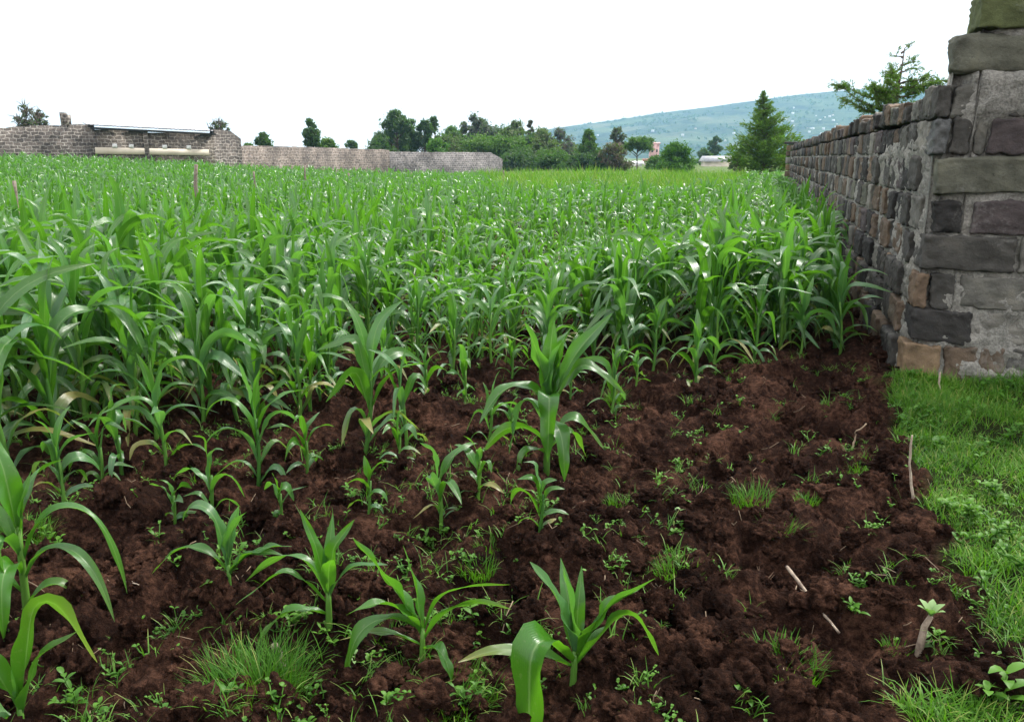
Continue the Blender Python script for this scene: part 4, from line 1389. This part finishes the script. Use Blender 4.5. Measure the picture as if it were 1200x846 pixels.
GT = 'trees beyond the back walls'
tree(28, 150, 117, 36, 58, 'cr_grey', 'thin grey half bare tree behind the far left wall', 'bare', 190, .20, 1, 1.0)
tree(45, 150, 122, 20, 60, 'cr_grey', 'smaller grey bare tree right beside the far left one', 'bare', 110, .18, 2, .9)
tree(256, 157, 138, 26, 62, 'cr_grey', 'sparse grey bush showing above the right end of the house', 'bare', 140, .18, 3, .9)
tree(308, 172, 154, 24, 75, 'cr_dark', 'small dark round tree above the brown wall', 'round', 1500, .22, 4, 1.0)
tree(291, 172, 166, 22, 78, 'cr_mid', 'low green bush left of the small dark round tree', 'bush', 700, .22, 5)
tree(364, 172, 139, 28, 82, 'cr_dark', 'upright dark tree standing alone above the brown wall', 'tall', 2600, .22, 6, .9)
tree(382, 174, 160, 34, 84, 'cr_mid', 'low spreading green tree at the foot of the upright dark tree', 'bush', 1500, .24, 7)
tree(412, 174, 162, 14, 110, 'cr_dark', 'tiny round tree between the two tree groups', 'round', 700, .26, 8)
tree(466, 172, 131, 44, 105, 'cr_dark', 'tallest dark tree left in the main tree group', 'tall', 3400, .30, 9, .8)
tree(446, 176, 158, 44, 100, 'cr_dark', 'low dark spreading tree below the tallest tree', 'bush', 2200, .28, 10)
tree(497, 176, 142, 36, 106, 'cr_dark', 'dark tree with a forked top right of the tallest tree', 'tall', 2600, .28, 11, .8)
tree(508, 150, 132, 12, 107, 'cr_dark', 'lone crown tuft on a thin stem above the dark trees', 'round', 350, .28, 12, .9)
tree(512, 178, 160, 34, 101, 'cr_bright', 'green bush in front of the dark trees above grey wall', 'bush', 1500, .28, 13)
tree(535, 178, 155, 34, 112, 'cr_dark', 'dark round tree between the forked tree and the feathery trees', 'round', 2000, .3, 14)
tree(560, 176, 134, 44, 116, 'cr_grey', 'feathery grey green eucalyptus like tree over the sloping wall end', 'tall', 2600, .30, 15, .8)
tree(543, 172, 142, 14, 118, 'cr_olive', 'slim yellowish tree left of the feathery grey green tree', 'tall', 700, .28, 16, .8)
tree(575, 190, 160, 60, 104, 'cr_mid', 'broad green tree in front of the feathery trees', 'umbrella', 3000, .28, 17)
tree(603, 184, 142, 38, 122, 'cr_olive', 'olive tree in the middle of the feathery group', 'tall', 2400, .32, 18, .8)
tree(621, 180, 140, 12, 124, 'cr_brown', 'narrow brownish treetop poking above the olive tree', 'tall', 500, .3, 19, .8)
tree(607, 194, 160, 42, 106, 'cr_mid', 'round light green tree right of the grey wall end', 'round', 2600, .28, 20)
tree(606, 199, 178, 56, 98, 'cr_dark', 'dark low bushes at the end of the grey wall', 'bush', 2400, .26, 21)
tree(636, 198, 152, 38, 112, 'cr_olive', 'olive green tree with a dense foot near the hill start', 'tall', 3000, .3, 22, .9)
tree(656, 196, 150, 34, 116, 'cr_purple', 'leafless purplish tree where the hill begins', 'bare', 1500, .26, 23, .9)
tree(690, 194, 152, 36, 100, 'cr_mid', 'pointed dark green tree right of the leafless purplish tree', 'cone', 2600, .25, 24)
tree(681, 197, 180, 40, 98, 'cr_dark', 'dark bushes at the foot of the pointed tree', 'bush', 1600, .24, 25)
tree(723, 175, 149, 20, 102, 'cr_grey', 'thin grey tree with a ragged top above the brown shrub', 'tall', 800, .26, 26, .8)
tree(720, 196, 166, 38, 98, 'cr_brown', 'brown reddish shrub between pointed tree and flat topped tree', 'bush', 2000, .24, 27)
tree(455, 178, 158, 60, 108, 'cr_dark', 'low dark thicket under the tallest tree behind the grey wall', 'bush', 2400, .28, 40)
tree(525, 180, 158, 60, 110, 'cr_olive', 'olive thicket behind the middle of the grey wall', 'bush', 2400, .28, 41)
tree(565, 182, 150, 44, 124, 'cr_olive', 'leafy tree filling the gap behind the feathery tree', 'round', 2600, .3, 42)
tree(588, 186, 148, 40, 126, 'cr_dark', 'dark full tree between the feathery tree and the olive tree', 'round', 2600, .3, 43)
tree(622, 196, 158, 40, 120, 'cr_dark', 'dark full tree behind the round light green tree', 'round', 2600, .3, 44)
tree(645, 199, 176, 56, 100, 'cr_mid', 'green thicket at the field end below the leafless tree', 'bush', 2400, .26, 45)
tree(705, 198, 176, 44, 101, 'cr_dark', 'dark thicket between pointed tree and brown shrub', 'bush', 2000, .26, 46)
tree(480, 178, 150, 40, 112, 'cr_olive', 'soft olive tree between the tallest tree and the forked tree', 'round', 2400, .28, 47)
tree(528, 176, 147, 40, 120, 'cr_mid', 'tall green tree behind the forked tree', 'round', 2400, .28, 48)
tree(640, 190, 160, 44, 128, 'cr_dark', 'dark full tree behind the olive green tree near the hill start', 'round', 2400, .3, 49)
tree(668, 197, 168, 44, 122, 'cr_olive', 'soft olive tree behind the dark bushes of the pointed tree', 'round', 2200, .3, 50)
tree(772, 198, 184, 40, 110, 'cr_mid', 'low thicket between the flat topped tree and the big round bush', 'bush', 1600, .26, 51)
tree(748, 188, 160, 32, 104, 'cr_mid', 'flat topped green tree in front of the hill', 'umbrella', 2200, .24, 28)
tree(793, 196, 168, 58, 80, 'cr_bright', 'big round bright green bush at the end of the field', 'bush', 4200, .20, 29)
tree(839, 182, 158, 15, 190, 'cr_dark', 'small dark round tree far off before the hill', 'round', 1100, .42, 30)
tree(825, 186, 174, 20, 170, 'cr_dark', 'low dark bush left below the far round tree', 'bush', 800, .4, 31)
tree(866, 196, 178, 24, 60, 'cr_olive', 'low olive bush left at the foot of the big conifer', 'bush', 1000, .16, 32)


def conifer(px, pbase, ptop, wpx, Y, label, seed, nb=60, dens=60, sprig=.16):
    top = at_depth(px, ptop, Y); z0 = float(terrain(top[0], Y)) - .1
    H = top[2] - z0; w = wpx / F * Y / cos(PITCH) / 2
    rng = np.random.default_rng(seed)
    t = thing('conifer_tree', label, 'tree', (top[0], Y, z0))
    tr, cr = MB(), MB()
    zz_ = np.linspace(-.2, H * .98, 9)
    V, Fs = tube(np.stack([.03 * H * np.sin(zz_ / H * 4), 0 * zz_, zz_], 1), (.02 * H + .02) * np.linspace(1, .1, 9), 8); tr.add(V, Fs)
    ct = max(.1 * H, at_depth(px, pbase, Y)[2] - z0)
    for k in range(nb):
        q = ((k + rng.random()) / nb) ** .9
        z = ct + (H * .99 - ct) * q
        L = w * ((1 - q) ** 1.0 + .015) * rng.uniform(.5, 1.2)
        a = k * 2.4 + rng.normal(0, .3)
        up = rng.uniform(.05, .55)
        x0 = .03 * H * sin(z / H * 4)
        P = np.stack([np.array([x0 + L * s * cos(a), L * s * sin(a), z + L * (up * s * s + .05 * s) - .0 * s]) for s in np.linspace(0, 1, 6)])
        V, Fs = tube(P, (.006 * H + .008) * np.linspace(1, .2, 6), 5); tr.add(V, Fs)
        n = int(1.6 * dens * (.2 + L / w))
        s = rng.random(n) ** .7
        base = np.stack([np.interp(s, np.linspace(0, 1, 6), P[:, i]) for i in range(3)], 1) + rng.normal(0, .085 * L + .01, (n, 3)) * [1, 1, .6]
        d = np.stack([np.cos(a + rng.normal(0, .7, n)), np.sin(a + rng.normal(0, .7, n)), rng.normal(.35, .35, n)], 1)
        d /= np.linalg.norm(d, axis=1)[:, None]
        b = np.cross(d, rng.normal(0, 1, (n, 3))); b /= np.linalg.norm(b, axis=1)[:, None]
        ln = .95 * sprig * (.35 + .75 * L / w) * rng.uniform(.5, 1.3, n)[:, None]
        V = np.stack([base, base + d * ln * .5 + b * ln * .13, base + d * ln, base + d * ln * .5 - b * ln * .13], 1).reshape(-1, 3)
        c = np.zeros((n * 4, 4)); c[:, 0] = np.repeat(np.clip(rng.normal(.25 + .4 * rng.random(), .2, n), 0, 1), 4); c[:, 3] = 1
        cr.add(V, np.arange(n * 4).reshape(n, 4), None, c)
    tr.build('trunk', M['bark'], t); cr.build('crown', M['cr_conifer'], t, False)


conifer(897, 202, 106, 84, 48, 'big green conifer tree beyond the end of the stone wall', 11, 150, 150, .26)


def tiered_tree(label):
    """one airy tree behind the wall: a thin spire with gaps, a dense tier of boughs, and a long bough swept up on the left."""
    Y = 17.0
    top = at_depth(1057, 57, Y); z0 = -.1; H = top[2] - z0
    rng = np.random.default_rng(88)
    t = thing('conifer_tree', label, 'tree', (top[0], Y, z0))
    tr, cr = MB(), MB()
    zz_ = np.linspace(-.2, H, 10)
    V, Fs = tube(np.stack([.05 * np.sin(zz_ * 2.2), 0 * zz_, zz_], 1), np.linspace(.09, .008, 10), 8); tr.add(V, Fs)

    def bough(z, az, L, rise, droop, dens):
        a = radians(az); q = np.linspace(0, 1, 9)
        P = np.stack([L * q * cos(a), L * q * sin(a), z + rise * q ** 1.5 - droop * q * (1 - q)], 1) + np.cumsum(rng.normal(0, .012, (9, 3)), 0)
        V, Fs = tube(P, np.linspace(.022, .004, 9), 5); tr.add(V, Fs)
        for k in range(int(dens * L * 27)):
            s = rng.random() ** .7
            p = np.array([np.interp(s, q, P[:, i]) for i in range(3)])
            d = np.array([cos(a + rng.normal(0, .9)), sin(a + rng.normal(0, .9)), rng.normal(.25, .4)]); d /= np.linalg.norm(d)
            Lt = rng.uniform(.08, .24)
            V, Fs = tube([p, p + d * Lt * .6, p + d * Lt + [0, 0, .03]], [.005, .004, .002], 4); tr.add(V, Fs)
            n = 26
            f = rng.random(n)
            b0 = p + d * (Lt * f)[:, None] + rng.normal(0, .012, (n, 3))
            e = d + rng.normal(0, .55, (n, 3)); e /= np.linalg.norm(e, axis=1)[:, None]
            w_ = np.cross(e, rng.normal(0, 1, (n, 3))); w_ /= np.linalg.norm(w_, axis=1)[:, None]
            ln = rng.uniform(.03, .075, n)[:, None]
            V = np.stack([b0, b0 + e * ln * .5 + w_ * ln * .14, b0 + e * ln, b0 + e * ln * .5 - w_ * ln * .14], 1).reshape(-1, 3)
            c = np.zeros((n * 4, 4)); c[:, 0] = np.clip(rng.normal(.4, .25), 0, 1); c[:, 3] = 1
            cr.add(V, np.arange(n * 4).reshape(n, 4), None, c)

    zof = lambda py: at_depth(1057, py, Y)[2] - z0
    for py, az, L, rise, dens in ((62, 20, .12, .08, 1.2), (68, 200, .10, .06, 1.0), (78, 0, .26, .10, 1.0), (82, 170, .18, -.03, .9), (88, 185, .34, -.02, .8), (86, 340, .22, .1, 1.0)):
        bough(zof(py), az, L, rise, .02, dens)
    for k in range(22):
        py = 96 + k * 2.1
        bough(zof(py), rng.uniform(0, 360), rng.uniform(.35, .85), rng.uniform(.0, .22), .08, 1.15)
    for py, az, L, rise, dens in ((104, 352, .85, .10, 1.3), (108, 182, .55, .05, 1.3), (122, 178, 1.05, .35, 1.3), (130, 184, 1.2, .55, 1.5), (138, 180, .9, .3, 1.4), (112, 10, .7, .15, 1.3)):
        bough(zof(py), az, L, rise, .08, dens)
    tr.build('trunk', M['bark'], t); cr.build('crown', M['cr_conifer'], t, False)


tiered_tree('open feathery tree rising behind the stone wall, its long bough swept to the left')

# ------------------------------------------------------------------ tall pale grass at the end of the field
mb = MB()
N = 26000
Yv = 26 + 34 * RNG.random(N) ** 1.1 + RNG.normal(0, 1.5, N)
pxs = 560 + 380 * RNG.random(N)
Xv = (pxs - 600) / F * Yv * 1.03
keep = (wall_left_limit(Xv, Yv) > 1.2) & ((Yv > 46) | (Xv > -.03 * Yv + .3 + .6 * vnoise(Yv * .3, 2.0, 7) + RNG.normal(0, .5, N)))
hgt = .50 + .42 * np.clip(.5 + fbm(Xv * .45, Yv * .45, 501, 3), 0, 1)
# taller clump of fodder grass
q0 = at_depth(680, 200, 36)
cl = np.exp(-((Xv - q0[0]) / .9) ** 2 - ((Yv - 36) / 1.6) ** 2)
hgt = hgt + .50 * cl
for x, y, h in zip(Xv[keep], Yv[keep], hgt[keep]):
    V, Fq, UV = blade(np.array([x, y, float(0)]), RNG.uniform(0, 6.3), h * RNG.uniform(.8, 1.3), .0011 * y * RNG.uniform(.7, 1.4), RNG.uniform(0, 16), RNG.uniform(20, 100), 3)
    mb.add(V, Fq, UV, (np.clip(RNG.normal(.5, .22) + .5 * vnoise(x * .35, y * .35, 5), 0, 1), 1.0 if RNG.random() < .2 else 0, 0, 1))
tag(mb.build('tall_grass', M['tall_grass']), kind='stuff')

# ------------------------------------------------------------------ hill, far houses
K = 2.2
HY = 1000.0 * K
sky_px = np.array([380, 480, 560, 600, 640, 650, 700, 760, 820, 880, 950, 1000, 1060, 1110, 1200, 1320, 1500])
sky_py = np.array([190, 186, 172, 160, 152, 150, 143, 133, 125, 115.5, 107, 103.5, 101, 98, 94, 92, 96])
hx = np.linspace(-240, 930, 240) * K; hy = np.linspace(0, 1, 60)
ridge_px = hx / HY * F * cos(PITCH) + 600
ridge_z = np.array([at_depth(p, np.interp(p, sky_px, sky_py), HY)[2] for p in ridge_px])
HX, HQ = np.meshgrid(hx, hy, indexing='ij')
HYY = (560 + HQ * 600) * K
rise = smooth(560 * K, HY, HYY) * .55 + .45 * np.clip((HYY - 560 * K) / (HY - 560 * K), 0, 1)
rise = np.where(HYY > HY, 1 - .3 * smooth(HY, 1160 * K, HYY), rise)
RZ = np.repeat(ridge_z[:, None], len(hy), 1)
HZ = np.maximum(-3, (RZ + 3) * rise - 3 + (1.6 * K * fbm(HX * .02 / K, HYY * .02 / K, 601, 4)) * smooth(560 * K, 700 * K, HYY) * (1 - .7 * (np.abs(HYY - HY) < 40 * K)))
mb = MB(); mb.add(np.stack([HX.ravel(), HYY.ravel(), HZ.ravel()], 1), grid_faces(len(hx), len(hy))[:, ::-1])
tag(mb.build('hill', M['hill']), kind='structure')


def hill_z(x, y):
    i = np.clip(np.searchsorted(hx, x), 1, len(hx) - 1); q = (y / K - 560) / 600 * (len(hy) - 1)
    j = int(np.clip(q, 0, len(hy) - 2)); f = q - j; g = (x - hx[i - 1]) / (hx[i] - hx[i - 1])
    a = HZ[i - 1, j] * (1 - f) + HZ[i - 1, j + 1] * f; b = HZ[i, j] * (1 - f) + HZ[i, j + 1] * f
    return a * (1 - g) + b * g


# woods and hedges on the hill
mb = MB()
n = 4200
wx_ = RNG.uniform(-60, 760, n) * K; wy_ = RNG.uniform(600, 975, n) * K
dn = fbm(wx_ * .012 / K, wy_ * .02 / K, 701, 3)
keep = dn + RNG.normal(0, .2, n) > .10
ce = np.array([[x, y, hill_z(x, y) + 2.] for x, y in zip(wx_[keep], wy_[keep])])
crown_leaves(mb, ce, K * RNG.uniform(1.2, 3.0, len(ce)), len(ce) * 14, 1.2 * K, RNG, .8)
tag(mb.build('hillside_woods', M['cr_dark'], None, False), kind='stuff')


def hill_point(px, py):
    """march along the view line until it meets the hill."""
    d = ray(px, py); d = d / d[1]
    for Y in np.arange(565 * K, 1000 * K, 6):
        p = d * Y
        if CAMZ + p[2] < hill_z(p[0], Y): return p[0], Y
    return None


def house_geo(w, d, h, rh):
    m1 = MB(); V, Fi = box(0, 0, h / 2 - 1, w, d, h + 2); m1.add(V, Fi)
    m2 = MB()
    e = .4
    V = np.array([[-w / 2 - e, -d / 2 - e, h], [w / 2 + e, -d / 2 - e, h], [w / 2 + e, d / 2 + e, h], [-w / 2 - e, d / 2 + e, h], [-w / 2 - e, 0, h + rh], [w / 2 + e, 0, h + rh]])
    m2.add(V, [np.array([[0, 1, 5, 4], [2, 3, 4, 5]]), np.array([[1, 2, 5], [3, 0, 4]]), np.array([[0, 3, 2, 1]])])
    return m1, m2


hrng = np.random.default_rng(21)
HP = []
for _ in range(26):
    HP.append((hrng.normal(958, 36), hrng.normal(144, 9)))
for px, py in ((700, 160), (765, 155), (800, 160), (860, 158), (880, 150), (765, 168), (745, 167), (815, 152), (690, 168), (850, 166), (868, 168), (930, 128), (1005, 118), (990, 125), (900, 140)):
    HP.append((px, py))
base_house = {}
cnt = 0
for px, py in HP:
    q = hill_point(px, py)
    if q is None: continue
    kind = hrng.choice(['white', 'white', 'white', 'red'])
    if kind not in base_house:
        t = thing('hill_house', 'small pale house among others scattered on the hazy hillside', 'house', (0, 0, 0), 0, 'tiny houses on the far hillside')
        m1, m2 = house_geo(5.5, 4.0, 2.8, 1.4)
        m1.build('wall', M['white_wall'], t, False); m2.build('roof', M['white_roof' if kind == 'white' else 'red_roof'], t, False)
        base_house[kind] = t
    else:
        t = base_house[kind].copy(); C.objects.link(t)
        for ch in base_house[kind].children:
            c = ch.copy(); C.objects.link(c); c.parent = t
    t['label'] = 'small pale house among others scattered on the hazy hillside' if kind == 'white' else 'small house with a reddish roof among pale ones on the hazy hillside'
    t.location = (q[0], q[1], hill_z(*q)); t.rotation_euler = (0, 0, hrng.uniform(-.5, .5))
    s = K * hrng.uniform(.18, .42); t.scale = (s, s, s)
    cnt += 1


def village_house(px, pb, pt, wpx, Y, wm, rm, label, roofh=.25, windows=0):
    a = at_depth(px, pb, Y); b = at_depth(px, pt, Y)
    w = wpx / F * Y / cos(PITCH); h = b[2] - a[2]
    t = thing('village_house', label, 'house', (a[0], Y, a[2]))
    m1, m2 = house_geo(w, w * .8, h * (1 - roofh), h * roofh)
    m1.build('wall', M[wm], t, False); m2.build('roof', M[rm], t, False)
    for k in range(windows):
        m3 = MB(); V, Fi = box(w * ((k % 2) - .5) * .5, -w * .4 - .02, h * (.25 + .32 * (k // 2)), w * .16, .1, h * .14); m3.add(V, Fi); m3.build('window', M['opening_eave_shade'], t, False)


village_house(766, 190, 167, 10, 300, 'pink_wall', 'pink_wall', 'pink two storey building half hidden beside the flat topped tree', .08, 4)
village_house(738, 197, 189, 24, 150, 'white_wall', 'white_roof', 'white low building under the flat topped tree', .4, 2)
village_house(762, 195, 186, 13, 170, 'cream', 'red_roof', 'cream house with rusty roof left of the big round bush', .35, 2)
village_house(845, 194, 183, 38, 150, 'cream', 'tin_roof', 'long grey roofed shed between round bush and conifer', .6, 0)
village_house(829, 184, 179, 8, 210, 'white_wall', 'white_roof', 'small white house right of the big round bush', .4, 0)

# ------------------------------------------------------------------ air
m = bpy.data.materials.new('haze'); m.use_nodes = True
nt = m.node_tree; nt.nodes.clear()
o_ = nt.nodes.new('ShaderNodeOutputMaterial'); v_ = nt.nodes.new('ShaderNodeVolumePrincipled')
v_.inputs['Color'].default_value = (.33, .58, .84, 1); v_.inputs['Density'].default_value = .00026; v_.inputs['Anisotropy'].default_value = .0
nt.links.new(v_.outputs[0], o_.inputs['Volume'])
mb = MB(); V, Fi = box(0, 590, 46, 2600, 1400, 104); mb.add(V, Fi)
gmin = -6
mb = MB(); V, Fi = box(0, 1310, 120, 5500, 2860, 255); mb.add(V, Fi)
tag(mb.build('haze', m, None, False), kind='stuff')

# ------------------------------------------------------------------ light
SUN_EL, SUN_AZ = radians(52), radians(38)       # azimuth measured from +X towards +Y
sd = np.array([cos(SUN_EL) * cos(SUN_AZ), cos(SUN_EL) * sin(SUN_AZ), sin(SUN_EL)])
L = bpy.data.lights.new('sun', 'SUN'); L.energy = 4.2; L.angle = radians(10); L.color = (1, .96, .90)
lo = bpy.data.objects.new('sun', L); C.objects.link(lo)
from mathutils import Vector
lo.rotation_euler = Vector(sd).to_track_quat('Z', 'Y').to_euler()

w = bpy.data.worlds.new('World'); scene.world = w; w.use_nodes = True
nt = w.node_tree; nt.nodes.clear()
out = nt.nodes.new('ShaderNodeOutputWorld'); bg = nt.nodes.new('ShaderNodeBackground')
sky = nt.nodes.new('ShaderNodeTexSky'); sky.sky_type = 'NISHITA'; sky.sun_disc = False
sky.sun_elevation = SUN_EL; sky.sun_rotation = pi / 2 - SUN_AZ
tc = nt.nodes.new('ShaderNodeTexCoord')
nz = nt.nodes.new('ShaderNodeTexNoise'); nz.inputs['Scale'].default_value = 1.6; nz.inputs['Detail'].default_value = 5
nt.links.new(tc.outputs['Generated'], nz.inputs['Vector'])
# an overcast sky is about three times brighter overhead than at the horizon
sp = nt.nodes.new('ShaderNodeSeparateXYZ'); nt.links.new(tc.outputs['Generated'], sp.inputs[0])
ad = nt.nodes.new('ShaderNodeMath'); ad.operation = 'MULTIPLY_ADD'; nt.links.new(nz.outputs[0], ad.inputs[0]); ad.inputs[1].default_value = .35
nt.links.new(sp.outputs[2], ad.inputs[2])
cr = nt.nodes.new('ShaderNodeValToRGB')
cr.color_ramp.elements[0].position = .15; cr.color_ramp.elements[0].color = (10.2, 10.0, 9.8, 1)
cr.color_ramp.elements[1].position = 1.1; cr.color_ramp.elements[1].color = (17, 17, 17.5, 1)
nt.links.new(ad.outputs[0], cr.inputs[0])
mx = nt.nodes.new('ShaderNodeMix'); mx.data_type = 'RGBA'; mx.inputs[0].default_value = .93
nt.links.new(sky.outputs[0], mx.inputs[6]); nt.links.new(cr.outputs[0], mx.inputs[7])
nt.links.new(mx.outputs[2], bg.inputs['Color']); bg.inputs['Strength'].default_value = .10
nt.links.new(bg.outputs[0], out.inputs[0])

# ------------------------------------------------------------------ camera and render settings
cam = bpy.data.cameras.new('camera'); co = bpy.data.objects.new('camera', cam); C.objects.link(co)
cam.sensor_width = 36; cam.lens = 36 * F / 1200; cam.clip_end = 5000; cam.clip_start = .05
co.location = (0, 0, CAMZ); co.rotation_euler = (pi / 2 - PITCH, 0, 0)
scene.camera = co
vs = scene.view_settings
vs.view_transform = 'Standard'; vs.look = 'None'; vs.gamma = 1; vs.use_curve_mapping = False; vs.exposure = .70
scene.render.resolution_x, scene.render.resolution_y = 1024, 721
scene.cycles.use_denoising = True
scene.cycles.max_bounces = 6; scene.cycles.diffuse_bounces = 3; scene.cycles.glossy_bounces = 2; scene.cycles.transmission_bounces = 4
scene.cycles.volume_bounces = 1
scene.cycles.sample_clamp_indirect = 6
